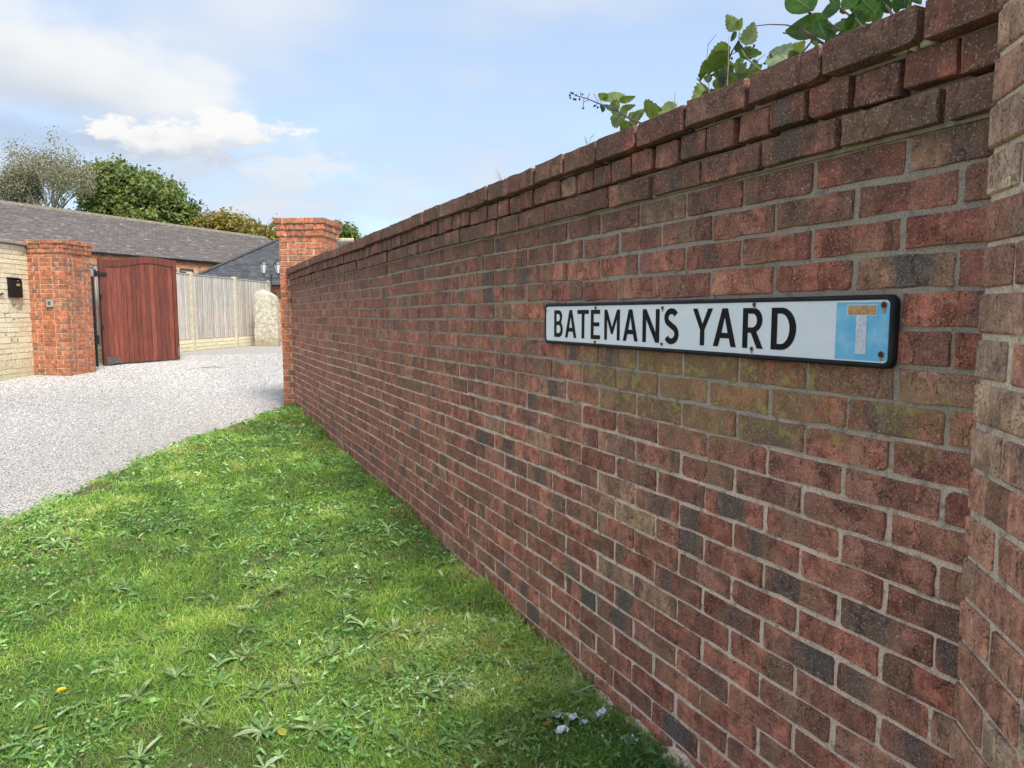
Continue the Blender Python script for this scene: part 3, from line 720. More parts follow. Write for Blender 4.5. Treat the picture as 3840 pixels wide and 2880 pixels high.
for y, z, r_, st in [(2.450, 1.4645, .0042, 0), (2.452, 1.3645, .0042, 0), (2.091, 1.4735, .0045, .4), (2.0925, 1.3558, .0045, 0.3), (1.7186, 1.470, .0045, 1), (1.7195, 1.363, .004, .4),
                     (1.349, 1.475, .0045, 1), (1.3534, 1.3645, .0045, 1), (0.9885, 1.4697, .006, 1), (0.990, 1.3681, .006, .6)]:
    s_ = MB(); cx = SGX - 0.0020
    a = [Vector((cx, y + r_ * math.cos(R(t_)), z + r_ * math.sin(R(t_)))) for t_ in range(0, 360, 36)]
    s_.add(a + [p + Vector((-0.0016, 0, 0)) - (p - Vector((cx, y, z))) * 0.25 for p in a] + [Vector((cx - 0.0012, y, z))],
           [(i, (i + 1) % 10, 10 + (i + 1) % 10, 10 + i) for i in range(10)] + [(10 + i, 10 + (i + 1) % 10, 20) for i in range(10)])
    sc_ = s_.build('screw', M_rust, sign)
    if st:
        q = [(SY1 - y + r_ * (1.2 + 0.25 * math.sin(k * 2.3)) * math.cos(R(k * 30)) * 0.95, z - SZ0 + r_ * (1.2 + 0.25 * math.sin(k * 2.3)) * math.sin(R(k * 30)) - (r_ * 1.3 * st if k in (9, 8, 10) else 0)) for k in range(12)]
        flat('rust_stain', q, M_ruststain, 0.0021 if y > 1.2 or y < 1 else 0.002, sc_)

# ------------------------------------------------------------------ cream stone wall, post box, intercom
M_stone = {}
for src in ('OBJECT', 'GEOMETRY'):
    m, nt, bs = new_mat('cream_stone_' + src.lower()); P = nt.pos(); t = nt.attr('tone', src)
    c = nt.ramp(t, [(0, (0.68, 0.60, 0.41)), (0.4, (0.75, 0.67, 0.47)), (0.8, (0.79, 0.72, 0.52)), (1, (0.72, 0.63, 0.43))])
    n_ = nt.noise(P, 30.0, 3.0, 0.65)
    c = nt.mix(1.0, c, nt.comb(*[nt.mapr(n_, 0.3, 0.7, 0.85, 1.12)] * 3), 'MULTIPLY')
    z_ = nt.sep(P)[2]
    c = nt.mix(nt.math('MULTIPLY', nt.mapr(nt.math('MULTIPLY_ADD', n_, 0.6, z_), 1.25, 0.75), 0.35), c, (0.36, 0.33, 0.14))
    nt.link(c, bs.inputs['Base Color']); bs.inputs['Roughness'].default_value = 0.95
    nt.link(bump(nt, n_, 0.005), bs.inputs['Normal']); M_stone[src] = m
SAZ = R(24.0); sdir = Vector((math.sin(SAZ), math.cos(SAZ), 0)); snrm = Vector((math.cos(SAZ), -math.sin(SAZ), 0))    # away along the wall; towards the drive
SE = LP - fr * 0.665 + bk * 0.02 + fr * 0.012
swall = thing('stone_wall', (SE.x - sdir.x, SE.y - sdir.y, gz(SE.y)), 'cream coursed stone wall with a grey coping, carrying the black post box', 'wall')
rn = random.Random(21); bricks = []; SL = 3.4; z = 0.30; ztop = 2.60
while z < ztop - 0.05:
    h = rn.choice([0.078, 0.078, 0.082, 0.105, 0.078, 0.15]); h = min(h, ztop - z); a = rn.uniform(-0.2, 0)
    while a < SL:
        l = rn.choice([0.15, 0.2, 0.24, 0.28, 0.33]); 
        a2 = min(a + l, SL + 0.05); a1 = max(a, -0.03)
        if a2 - a1 > 0.05:
            p = SE - sdir * ((a1 + a2) / 2) - snrm * rn.uniform(-0.004, 0.004)
            bricks.append(dict(pos=Vector((p.x, p.y, z + h / 2)), rz=math.atan2(-sdir.y, -sdir.x) + math.pi, kind='face', L=round(a2 - a1 - 0.009, 2), H=round(h - 0.009, 3), D=0.1, var=rn.randrange(4), tone=rn.random(), n=[snrm]))
        a += l
    z += h
# local x must run so that the front faces snrm: local -y is the front
for b in bricks: b['rz'] = math.atan2(snrm.y, snrm.x) + R(90)
lay(swall, bricks, M_stone, name='stone_block', rest='stone_blocks', limit=260, min_px=30)
MB().box(SE - sdir * (SL / 2) - snrm * 0.104 + Vector((0, 0, 1.40)), sdir, snrm, AZ, SL / 2 + 0.02, 0.1, 1.20).build('mortar_bed', M_smortar, swall)
M_cope = simple('grey_coping', (0.30, 0.29, 0.26), 0.95, var=0.3, scale=8, bmp=0.01)
for k in range(6):
    MB().box(SE - sdir * (0.29 + 0.6 * k) - snrm * 0.10 + Vector((0, 0, ztop + 0.03)), sdir, snrm, AZ, 0.295, 0.15, 0.026, 0.006).build('coping_slab', M_cope, swall)
def on_stone(px, py, s=1.0): return on_plane(px, py, SE, snrm, s)
# post box (photo pixels)
pa, pb, pc = on_stone(22, 1080), on_stone(75, 1080), on_stone(48, 1040); pd = on_stone(48, 1116)
pw = (pa - pb).length * 0.82; pm = (pa + pb) / 2; pz0, pz1 = pd.z, pc.z
M_box = simple('black_painted_metal', (0.010, 0.010, 0.012), 0.45, 0.0, var=0.3, scale=50, spec=0.25)
M_brass = simple('brass_plate', (0.55, 0.50, 0.22), 0.35, 0.6, var=0.2, scale=90)
pbox = thing('post_box', (pm.x, pm.y, pz0), 'small black wall mounted post box on the cream stone wall', 'post box')
prof = [(0.0, 0.0), (0.045, 0.0), (0.055, 0.02), (0.055, (pz1 - pz0) * 0.82), (0.045, (pz1 - pz0) * 0.9), (0.0, pz1 - pz0)]
MB().prism(prof, Vector((pm.x, pm.y, pz0)) - sdir * pw / 2 + snrm * 0.006, snrm, AZ, sdir, pw).build('body', M_box, pbox)
hb = pz1 - pz0
MB().box(Vector((pm.x, pm.y, pz0 + hb * 0.94)) + snrm * 0.034, sdir, snrm, AZ, pw / 2 + 0.006, 0.034, 0.006, 0.003).build('lid', M_box, pbox)
fl = MB().box(Vector((pm.x, pm.y, pz0 + hb * 0.60)) + snrm * 0.065, sdir, snrm, AZ, pw * 0.36, 0.003, hb * 0.05, 0.002).build('letter_flap', M_box, pbox)
MB().box(Vector((pm.x, pm.y, pz0 + hb * 0.63)) + snrm * 0.0695 + sdir * pw * 0.10, sdir, snrm, AZ, pw * 0.15, 0.002, hb * 0.06, 0.001).build('brass_plate', M_brass, fl)
MB().ball(Vector((pm.x, pm.y, pz0 + hb * 0.83)) + snrm * 0.063 + sdir * pw * 0.12, 0.011).build('lock', simple('chrome', (0.75, 0.76, 0.8), 0.25, 0.9), pbox)
# wrought ornament just entering the frame beside it
oc = on_stone(3, 1104); orn = MB()
orn.tube([oc + sdir * 0.05 + snrm * 0.02, oc + sdir * 0.01 + snrm * 0.02 + AZ * 0.02, oc - sdir * 0.05 + snrm * 0.02 - AZ * 0.01, oc - sdir * 0.10 + snrm * 0.02 + AZ * 0.02], [0.004, 0.011, 0.011, 0.006], 6)
orn.tube([oc + snrm * 0.02, oc - snrm * 0.02], 0.006, 6)
o = orn.build('wall_ornament', M_box); tag(o, 'small black wrought ornament on the stone wall left of the post box', 'ornament', kind='thing')
# intercom on the pillar
PF = LP - fr * 0.3
M_steel = simple('grey_intercom', (0.42, 0.42, 0.41), 0.4, 0.3, var=0.1)
ia = on_plane(190, 1138, LP, -bk, 1.0)
ic = thing('intercom', ia, 'small grey intercom panel on the wide brick pillar', 'intercom')
MB().box(ia - bk * 0.02 , fr, bk, AZ, 0.058, 0.016, 0.062, 0.006).build('body', M_steel, ic)
for dx_ in (-0.014, 0.014): MB().box(ia - bk * 0.0375 + fr * dx_ + AZ * 0.004, fr, bk, AZ, 0.008, 0.002, 0.032, 0.001).build('call_button', M_black, ic)
ib = on_plane(362, 1274, LP, fr, 1.0)
o = MB().box(ib + fr * 0.02, bk, fr, AZ, 0.03, 0.015, 0.085, 0.005).box(ib + fr * 0.037, bk, fr, AZ, 0.012, 0.004, 0.03, 0.002).build('gate_sensor', M_black)
tag(o, 'small dark photocell box low on the wide brick pillar near the gate', 'sensor', kind='thing')

# ------------------------------------------------------------------ wooden gate
GL = at(219, 700, 13.55); GR = at(384, 700, 14.85); GL.z = GR.z = 0
gd = (GR - GL); GWD = gd.length; gd.normalize(); gn = Vector((gd.y, -gd.x, 0))       # along the gate; towards the camera
if gn.dot(CAM - GL) < 0: gn = -gn
m, nt, bs = new_mat('mahogany_stain'); P = nt.pos(); t = nt.attr('tone', 'OBJECT')
ps = nt.vmath('MULTIPLY', P, (1, 1, 0.07))
g = nt.noise(nt.vmath('ADD', ps, nt.comb(nt.math('MULTIPLY', t, 9.0), 0, 0)), 38.0, 4.0, 0.7)
c = nt.mix(nt.mapr(g, 0.3, 0.7), (0.105, 0.027, 0.019), (0.215, 0.058, 0.034))
c = nt.mix(1.0, c, nt.comb(*[nt.mapr(t, 0, 1, 0.74, 1.40, False)] * 3), 'MULTIPLY')
c = nt.mix(nt.math('MULTIPLY', nt.mapr(nt.noise(ps, 9.0, 3.0), 0.55, 0.75), 0.4), c, (0.22, 0.06, 0.022))
nt.link(c, bs.inputs['Base Color']); bs.inputs['Roughness'].default_value = 0.42
nt.link(bump(nt, g, 0.003), bs.inputs['Normal']); M_gate = m
ZB0, ZB1 = gz(GL.y) + 0.03, gz(GR.y) + 0.03
def gbot(f): return ZB0 + (ZB1 - ZB0) * f
GT = [(0.0, 2.505), (0.12, 2.500), (0.24, 2.510), (0.36, 2.545), (0.48, 2.585), (0.58, 2.610), (0.68, 2.610), (0.80, 2.590), (0.90, 2.570), (1.0, 2.560)]
def gtop(f): return float(np.interp(f, [q[0] for q in GT], [q[1] for q in GT]))
gate = thing('wooden_gate', (GL.x, GL.y, gz(GL.y)), 'tall dark red stained wooden gate with a curved top, standing open', 'gate')
def gp(f, z, d=0.0): v = GL + gd * (f * GWD) + gn * d; return Vector((v.x, v.y, z))
def gslab(name, f0, f1, zb, zt, d0, d1, tone, nseg=1):
    """upright piece whose ends follow functions of f"""
    V, F = [], []
    for k in range(nseg + 1):
        f = f0 + (f1 - f0) * k / nseg
        V += [gp(f, zb(f), d1), gp(f, zt(f), d1), gp(f, zt(f), d0), gp(f, zb(f), d0)]
    for k in range(nseg):
        b = k * 4
        for q in range(4): F.append((b + q, b + (q + 1) % 4, b + 4 + (q + 1) % 4, b + 4 + q))
    F += [(3, 2, 1, 0), tuple(nseg * 4 + q for q in range(4))]
    o = obj(name, py_mesh(name, V, F), M_gate, gate); o['tone'] = tone; return o
rn = random.Random(5)
gslab('stile', 0.0, 0.075, gbot, gtop, -0.035, 0.032, 0.12); gslab('stile', 0.945, 1.0, gbot, gtop, -0.035, 0.032, 0.08)
gslab('top_rail', 0.0755, 0.9445, lambda f: gtop(f) - 0.135, gtop, -0.034, 0.030, 0.1, 18)
gslab('bottom_rail', 0.0755, 0.9445, lambda f: gbot(f) + 0.05, lambda f: gbot(f) + 0.19, -0.034, -0.005, 0.4)
NB = 14
for k in range(NB):
    f0 = 0.0765 + (0.9435 - 0.0765) * k / NB; f1 = 0.0765 + (0.9435 - 0.0765) * (k + 1) / NB
    dj = rn.uniform(-0.0015, 0.0015)
    gslab('board', f0 + 0.0022, f1 - 0.0022, lambda f: gbot(f) + 0.01, lambda f: gtop(f) - 0.1352, -0.004 + dj, 0.014 + dj, rn.random(), 3)
M_zinc = simple('dull_zinc', (0.33, 0.33, 0.31), 0.55, 0.5, var=0.3, scale=40)
M_iron = simple('black_iron', (0.02, 0.02, 0.022), 0.55, 0.3, var=0.3)
h = thing  # noqa
MB().box(gp(0.02, 2.22, 0.045), gd, gn, AZ, 0.10, 0.010, 0.030, 0.003).box(gp(-0.03, 2.22, 0.02), gd, gn, AZ, 0.03, 0.03, 0.05, 0.004).tube([gp(-0.05, 2.16, 0.02), gp(-0.05, 2.30, 0.02)], 0.018, 8).build('hinge', M_iron, gate)
for zz in (1.80, 1.20): MB().box(gp(0.0, zz, 0.03), gd, gn, AZ, 0.022, 0.012, 0.045, 0.003).build('bracket', M_iron, gate)
pp = [(0, 0), (0.30, 0.03), (0.27, 0.10), (0.22, 0.13), (0.0, 0.16)]
MB().prism(pp, gp(0.03, ZB0 + 0.0, 0.0345), gd, AZ, gn, 0.004).build('kick_plate', simple('worn_plate', (0.11, 0.10, 0.095), 0.6, 0.2, var=0.5, scale=25), gate)
MB().box(gp(0.985, ZB1 + 0.16, 0.034), gd, gn, AZ, 0.008, 0.002, 0.09, 0.001).build('drop_bolt', M_zinc, gate)
# nail heads
for k in range(NB):
    for zz in (0.35, 0.95, 1.6):
        if (k * 7 + int(zz * 10)) % 3 == 0: MB().ball(gp(0.0765 + 0.8670 * (k + 0.5) / NB, gbot(0.5) + zz, 0.016), 0.006, 6, 4).build('nail_head', M_zinc, gate)
# steel post that carries the gate, beside the pillar
HP = GL - gd * 0.12 - gn * 0.06
post = thing('hinge_post', (HP.x, HP.y, gz(HP.y)), 'dark steel hinge post in the gap between brick pillar and wooden gate', 'post')
MB().abox((HP.x - 0.05, HP.y - 0.05, gz(HP.y) - 0.1), (HP.x + 0.05, HP.y + 0.05, 2.32), 0.006).build('post', M_iron, post)
MB().abox((HP.x - 0.055, HP.y - 0.055, 2.3203), (HP.x + 0.055, HP.y + 0.055, 2.335), 0.004).build('cap', M_iron, post)
MB().box(HP + AZ * 2.24 + gn * 0.055, gd, gn, AZ, 0.075, 0.012, 0.075, 0.004).tube([HP + AZ * 2.24 + gn * 0.06 - gd * 0.1, HP + AZ * 2.24 + gn * 0.06 + gd * 0.1], 0.012, 8).build('hinge_bracket', M_zinc, post)

# ------------------------------------------------------------------ board fence with concrete posts
M_conc = simple('concrete_post', (0.48, 0.44, 0.345), 0.95, var=0.25, scale=14, bmp=0.006)
m, nt, bs = new_mat('weathered_board'); P = nt.pos(); t = nt.attr('tone', 'OBJECT')
g = nt.noise(nt.vmath('ADD', nt.vmath('MULTIPLY', P, (1, 1, 0.06)), nt.comb(nt.math('MULTIPLY', t, 7.0), 0, 0)), 42.0, 4.0, 0.7)
c = nt.mix(nt.mapr(g, 0.3, 0.7), (0.36, 0.335, 0.29), (0.60, 0.575, 0.52))
c = nt.mix(1.0, c, nt.comb(*[nt.mapr(t, 0, 1, 0.78, 1.18, False)] * 3), 'MULTIPLY')
kn = nt.voro(nt.vmath('MULTIPLY', P, (6.0, 6.0, 2.6)), 1.0); c = nt.mix(nt.mapr(kn, 0.10, 0.05), c, (0.12, 0.09, 0.06))
nt.link(c, bs.inputs['Base Color']); bs.inputs['Roughness'].default_value = 0.9
nt.link(bump(nt, g, 0.004), bs.inputs['Normal']); M_board = m
f0 = at(413, 700, 17.4); f2 = at(582, 700, 21.8); f0.z = f2.z = 0
fdir = (f2 - f0).normalized(); fn = Vector((fdir.y, -fdir.x, 0)); fn = fn if fn.dot(CAM - f0) > 0 else -fn
BAY = (f2 - f0).length / 2; FG = 0.55
fence = thing('board_fence', (f0.x, f0.y, FG), 'weathered grey closeboard fence between cream concrete posts, behind the gate', 'fence')
rn = random.Random(8)
ME_b = []
for k in range(4):
    V, F = bev_box(0.102, 0.014, 1.0, 0.002, 0.001, random.Random(40 + k)); ME_b.append(py_mesh('board', V, F)); ME_b[-1].materials.append(M_board)
FT = 2.42; FB = FG + 0.30
for bay in range(-2, 2):
    a = f0 + fdir * (BAY * bay); nb = 20; step = (BAY - 0.11) / nb
    for k in range(nb):
        p = a + fdir * (0.055 + step * (k + 0.5)) + fn * 0.012
        o = obj('board', ME_b[rn.randrange(4)], None, None, Vector((p.x, p.y, (FT + FB) / 2 + rn.uniform(-0.006, 0.006))))
        o.rotation_euler = (0, 0, math.atan2(fdir.y, fdir.x) + R(9)); o.scale = (1, 1, FT - FB); o['tone'] = rn.random(); put(o, fence)
    MB().box(a + fdir * (BAY / 2) + AZ * (FT + 0.012), fdir, fn, AZ, BAY / 2 - 0.055, 0.032, 0.012, 0.003).build('capping_rail', M_board, fence)
    for zz in (FB + 0.25, FB + 0.85, FT - 0.25):
        MB().box(a + fdir * (BAY / 2) + AZ * zz - fn * 0.03, fdir, fn, AZ, BAY / 2 - 0.05, 0.025, 0.035).build('arris_rail', M_board, fence)
for k in range(-2, 3):
    a = f0 + fdir * (BAY * k)
    MB().box(a + AZ * (FG + 0.93) + fn * 0.02, fdir, fn, AZ, 0.055, 0.055, 1.0, 0.012).build('concrete_post', M_conc, fence)
# low cream stone plinth under the fence
pw_ = thing('plinth_wall', (f0.x, f0.y, FG), 'low cream stone plinth under the board fence', 'wall')
bricks = []; z = FG - 0.08
while z < FB - 0.03:
    h = 0.09; a = -2 * BAY + rn.uniform(-0.2, 0)
    while a < 2 * BAY:
        l = rn.choice([0.18, 0.24, 0.3, 0.36]); p = f0 + fdir * (a + l / 2) + fn * 0.055
        bricks.append(dict(pos=Vector((p.x, p.y, z + h / 2)), rz=math.atan2(fn.y, fn.x) + R(90), kind='face', L=round(l - 0.01, 2), H=h - 0.01, D=0.05, var=rn.randrange(4), tone=rn.random(), n=[fn])); a += l
    z += h
lay(pw_, bricks, M_stone, name='stone_block', rest='stone_blocks', limit=120, min_px=120)
MB().box(f0 + AZ * (FG + 0.10) + fn * 0.0, fdir, fn, AZ, 2 * BAY, 0.046, 0.195).build('mortar_bed', M_smortar, pw_)

# ------------------------------------------------------------------ standing stone and lamp post
m, nt, bs = new_mat('old_lichened_stone'); P = nt.pos()
a = nt.noise(P, 9.0, 5.0, 0.7); b = nt.noise(P, 40.0, 4.0, 0.7)
c = nt.mix(nt.mapr(a, 0.35, 0.65), (0.42, 0.38, 0.29), (0.66, 0.63, 0.51))
c = nt.mix(nt.math('MULTIPLY', nt.mapr(b, 0.52, 0.68), 0.7), c, (0.20, 0.175, 0.12))
z_ = nt.sep(P)[2]; c = nt.mix(nt.mapr(nt.math('MULTIPLY_ADD', a, 0.5, z_), 1.25, 0.85, 0, 0.7), c, (0.30, 0.235, 0.14))
nt.link(c, bs.inputs['Base Color']); bs.inputs['Roughness'].default_value = 1.0
nt.link(bump(nt, nt.math('MULTIPLY_ADD', b, 0.5, a), 0.05), bs.inputs['Normal']); M_old = m
S0 = at(579, 747, 20.3); S0.z = FG
st_d = Vector((math.cos(R(18)), -math.sin(R(18)), 0)); st_n = Vector((-math.sin(R(18)), -math.cos(R(18)), 0))
V, F = [], []; rn = random.Random(14); NR, NA = 15, 20; HS = 1.66; last = None
for i in range(NR + 1):
    fz = i / NR; zz = HS * fz
    cap_ = 1.0 if fz < 0.86 else math.sqrt(max(0, 1 - ((fz - 0.86) / 0.14) ** 2)) * 0.55 + 0.45 if fz < 1 else 0.40
    for k in range(NA):
        an = 2 * math.pi * k / NA; ca, sa = math.cos(an), math.sin(an)
        e = 0.12; ux = math.copysign(abs(ca) ** e, ca); uy = math.copysign(abs(sa) ** e, sa)
        j = 1 + rn.uniform(-0.03, 0.03)
        V.append(S0 + st_d * (ux * 0.33 * j * (1 - 0.10 * fz) * cap_) + st_n * (uy * 0.19 * j * (0.35 + 0.65 * cap_)) + AZ * (zz + (ux * -0.05 if fz > 0.7 else 0) - 0.08))
for i in range(NR):
    for k in range(NA): F.append((i * NA + k, i * NA + (k + 1) % NA, (i + 1) * NA + (k + 1) % NA, (i + 1) * NA + k))
F.append(tuple(NR * NA + k for k in range(NA)))
o = obj('standing_stone', py_mesh('standing_stone', V, F), M_old); tag(o, 'tall rough lichened stone slab standing at the end of the fence', 'stone', kind='thing')

LPp = at(589, 700, 21.6); LPp.z = FG; LT = at(589, 590, 21.6).z
M_lamp = simple('dark_green_iron', (0.03, 0.045, 0.048), 0.45, 0.3, var=0.3)
m, nt, bs = new_mat('frosted_lantern_glass'); bs.inputs['Base Color'].default_value = (0.72, 0.74, 0.74, 1); bs.inputs['Roughness'].default_value = 0.25; bs.inputs['Transmission Weight'].default_value = 0.25; M_lglass = m
lamp = thing('lamp_post', LPp, 'dark iron lamp post with two lanterns behind the standing stone', 'lamp post')
MB().lathe(LPp, [(0.07, -0.05), (0.07, 0.25), (0.035, 0.32), (0.026, 0.9), (0.024, LT - FG - 0.08), (0.04, LT - FG - 0.05), (0.02, LT - FG + 0.02), (0.002, LT - FG + 0.12)], 10).build('post', M_lamp, lamp)
ld = Vector((math.cos(R(20)), -math.sin(R(20)), 0))
for s_ in (-1, 1):
    e = LPp + ld * (0.21 * s_) + (Vector((0, 0, 0)) if s_ < 0 else Vector((0, 0, 0))); zt = LT - FG - 0.02
    MB().tube([LPp + AZ * (zt - 0.10), LPp + ld * (0.08 * s_) + AZ * (zt - 0.16), e + AZ * (zt - 0.12), e + AZ * (zt - 0.03)], 0.013, 6).build('arm', M_lamp, lamp)
    ln = MB().lathe(e + AZ * zt, [(0.002, -0.04), (0.05, -0.02), (0.06, 0.0), (0.055, 0.012)], 6).build('lantern', M_lamp, lamp)
    MB().lathe(e + AZ * zt, [(0.115, 0.265), (0.125, 0.275), (0.10, 0.32), (0.055, 0.375), (0.02, 0.40), (0.022, 0.425), (0.002, 0.45)], 6).build('lantern_cap', M_lamp, ln)
    MB().lathe(e + AZ * zt, [(0.052, 0.012), (0.108, 0.265)], 6).build('glass', M_lglass, ln)
    for k in range(6):
        a_ = 2 * math.pi * k / 6; ca, sa = math.cos(a_), math.sin(a_)
        MB().tube([e + AZ * (zt + 0.005) + Vector((ca, sa, 0)) * 0.056, e + AZ * (zt + 0.268) + Vector((ca, sa, 0)) * 0.114], 0.006, 4).build('glazing_bar', M_lamp, ln)

# ------------------------------------------------------------------ buildings beyond
def tile_field(name, parent, mat, E0, along, up, L, S, gauge, width, trap=(0.0, 0.0), seed=1, th=0.014, jit=0.004):
    """courses of roof tiles as one mesh: E0 eave start, along the eave, up the slope; trap: how far each end moves in at the top"""
    rn = np.random.default_rng(seed); nrm = along.cross(up).normalized()
    if nrm.z < 0: nrm = -nrm
    Vs, Ts = [], []; nrow = int(S / gauge)
    for r_ in range(nrow):
        f = (r_ + 0.5) / nrow; a0 = trap[0] * f; a1 = L - trap[1] * f
        n = max(1, int((a1 - a0) / width)); xs = a0 + (np.arange(n) + (0.5 if r_ % 2 else 0.0)) * width
        for x in xs:
            x1 = min(x + width - 0.004, a1)
            if x1 - x < 0.03: continue
            h = th + rn.uniform(-jit, jit); y0 = r_ * gauge + rn.uniform(-0.006, 0.006); y1 = r_ * gauge + gauge * 1.35
            c_ = [E0 + along * x + up * y0, E0 + along * x1 + up * y0, E0 + along * x1 + up * y1, E0 + along * x + up * y1]
            Vs += [c_[0] + nrm * h, c_[1] + nrm * h, c_[2] + nrm * 0.001, c_[3] + nrm * 0.001, c_[0], c_[1]]; Ts += [rn.random()] * 6
    n = len(Vs) // 6; b = np.arange(n)[:, None] * 6
    F = np.concatenate([b + np.array([0, 1, 2, 3]), b + np.array([4, 5, 1, 0])])
    o = obj(name, np_mesh(name, np.array([tuple(v) for v in Vs]), F, {'tone': np.array(Ts)}), mat, parent); o['kind'] = 'stuff'; return o
m, nt, bs = new_mat('old_clay_tiles'); P = nt.pos(); t = nt.attr('tone')
c = nt.ramp(t, [(0, (0.118, 0.103, 0.098)), (0.35, (0.138, 0.121, 0.115)), (0.7, (0.156, 0.138, 0.130)), (0.95, (0.176, 0.154, 0.145)), (1.0, (0.30, 0.265, 0.235))])
n_ = nt.noise(P, 1.3, 4.0, 0.65)
c = nt.mix(nt.mapr(n_, 0.4, 0.65, 0, 0.5), c, (0.155, 0.135, 0.128))
c = nt.mix(nt.mapr(nt.noise(P, 9.0, 3.0), 0.64, 0.74, 0, 0.5), c, (0.32, 0.28, 0.24))
nt.link(c, bs.inputs['Base Color']); bs.inputs['Roughness'].default_value = 0.95; M_tile = m
M_slate = simple('dark_slate', (0.060, 0.064, 0.070), 0.7, var=0.3, scale=5, src='GEOMETRY')
M_ridge = simple('ridge_tile', (0.20, 0.175, 0.13), 0.95, var=0.35, scale=8, bmp=0.01)
M_gutter = simple('black_gutter', (0.02, 0.02, 0.02), 0.4)
BA = R(49.5); bdir = Vector((math.sin(BA), math.cos(BA), 0)); bback = Vector((-bdir.y, bdir.x, 0))
Ev = at(209, 544.5, 21.75)
barn = thing('brick_building', (Ev.x, Ev.y, FG), 'long low orange brick building with a mossy brown tiled roof', 'building')
E0 = Ev - bdir * 8.0; BL = 19.0
DEP = 3.4; best = None
for rise in np.linspace(1.0, 4.0, 121):
    err = 0
    for s_ in np.linspace(0, 12, 7):
        q = Ev + bdir * s_ + bback * DEP + AZ * rise; x, y, z_ = proj(q); x /= KP; y /= KP
        if 0 < x < 575: err += abs(y - np.interp(x, [0, 175, 400, 575], [440, 459, 490, 515]))
    if best is None or err < best[0]: best = (err, rise)
RISE = float(best[1]); up = (bback * DEP + AZ * RISE); SLOPE = up.length; up.normalize()
rx = None                                             # right end of the ridge where the photo shows it
for s_ in np.linspace(5, 16, 111):
    x, y, z_ = proj(Ev + bdir * s_ + bback * DEP + AZ * RISE)
    if x / KP > 577: rx = s_; break
BL = 8.0 + (rx or 11.0) + 0.6
roofm = MB()
e1 = E0 + bdir * BL; r0 = E0 + up * SLOPE; r1 = e1 + up * SLOPE - bdir * 0.6
roofm.add([E0, e1, r1, r0, E0 + bback * (2 * DEP), e1 + bback * (2 * DEP)], [(0, 1, 2, 3), (3, 2, 5, 4), (1, 5, 2)])
roof = roofm.build('roof', M_tile, barn)
tile_field('roof_tiles', roof, M_tile, E0 + up * 0.0, bdir, up, BL, SLOPE, 0.115, 0.17, (0, 0.6), 3, 0.018, 0.007)
for k in range(int((BL - 0.7) / 0.33)):
    a = r0 + bdir * (0.33 * k)
    MB().prism([(-0.12, -0.05), (-0.07, 0.035), (0.0, 0.06), (0.07, 0.035), (0.12, -0.05)], a, bback, AZ, bdir, 0.325).build('ridge_tile', M_ridge, roof)
gut = MB()
for k in range(1): gut.prism([(-0.04, 0.0), (-0.03, -0.045), (0.0, -0.055), (0.02, -0.045), (0.03, 0.0)], E0 - bback * 0.02 - AZ * 0.012, bback, AZ, bdir, BL)
gut.build('gutter', M_gutter, barn)
# front wall of bricks below the eave
W0 = E0 + bback * 0.05 + bdir * 0.3; WL = BL - 0.6; wtop = Ev.z + 0.03
win_c = on_plane(404, 590, W0, -bback); wa = (win_c - W0).dot(bdir); WZ0, WZ1, WHW = wtop - 1.35, on_plane(404, 580, W0, -bback).z, 0.30
rn = random.Random(33); bricks = []
z = wtop - 0.075; i = 0
while z > FG - 0.05:
    a = -(i % 2) * 0.1125
    while a < WL:
        a0, a1 = max(a, 0), min(a + 0.225, WL)
        if a1 - a0 > 0.05 and not (a1 > wa - WHW and a0 < wa + WHW and WZ0 < z + 0.04 < WZ1):
            p = W0 + bdir * ((a0 + a1) / 2)
            bricks.append(dict(pos=Vector((p.x, p.y, z + 0.0375)), rz=math.atan2(-bback.y, -bback.x) + R(90), kind='face', L=round(a1 - a0 - 0.011, 3), H=0.064, D=0.06, var=rn.randrange(3), tone=rn.random(), n=[-bback]))
        a += 0.225
    z -= 0.075; i += 1
def seen(b):
    x, y, z_ = proj(b['pos']); x /= KP; y /= KP
    lim = np.interp(x, [205, 216, 217, 300, 384, 386, 600], [560, 560, 556, 560, 560, 590, 612])
    return 205 < x < 480 and y < lim
vis = [b for b in bricks if seen(b)]; hid = [b for b in bricks if not seen(b) and b['pos'].z > 1.2]
lay(barn, vis, M_hbrick, limit=290); lay(barn, hid, M_hbrick, limit=0, rest='brick_courses')
core = MB(); HW = Vector((0, 0, 0))
def wseg(a0, a1, z0, z1): core.box(W0 + bdir * ((a0 + a1) / 2) + bback * 0.12 + AZ * ((z0 + z1) / 2 - W0.z), bdir, bback, AZ, (a1 - a0) / 2, 0.112, (z1 - z0) / 2)
wseg(0, wa - WHW, FG - 0.2, wtop); wseg(wa + WHW, WL, FG - 0.2, wtop); wseg(wa - WHW, wa + WHW, WZ1, wtop); wseg(wa - WHW, wa + WHW, FG - 0.2, WZ0)
core.box(W0 + bdir * (WL / 2) + bback * (2 * DEP - 0.5) + AZ * ((FG + wtop) / 2 - W0.z), bdir, bback, AZ, WL / 2, 0.11, (wtop - FG) / 2)
core.build('wall', M_pmortar, barn)
M_frame = simple('brown_window_frame', (0.10, 0.055, 0.03), 0.5)
M_lead = simple('grey_window_frame', (0.34, 0.34, 0.33), 0.5)
m, nt, bs = new_mat('window_glass'); bs.inputs['Base Color'].default_value = (0.03, 0.035, 0.04, 1); bs.inputs['Roughness'].default_value = 0.06; M_glass = m
wc = W0 + bdir * wa + AZ * ((WZ0 + WZ1) / 2 - W0.z); wh = (WZ1 - WZ0) / 2
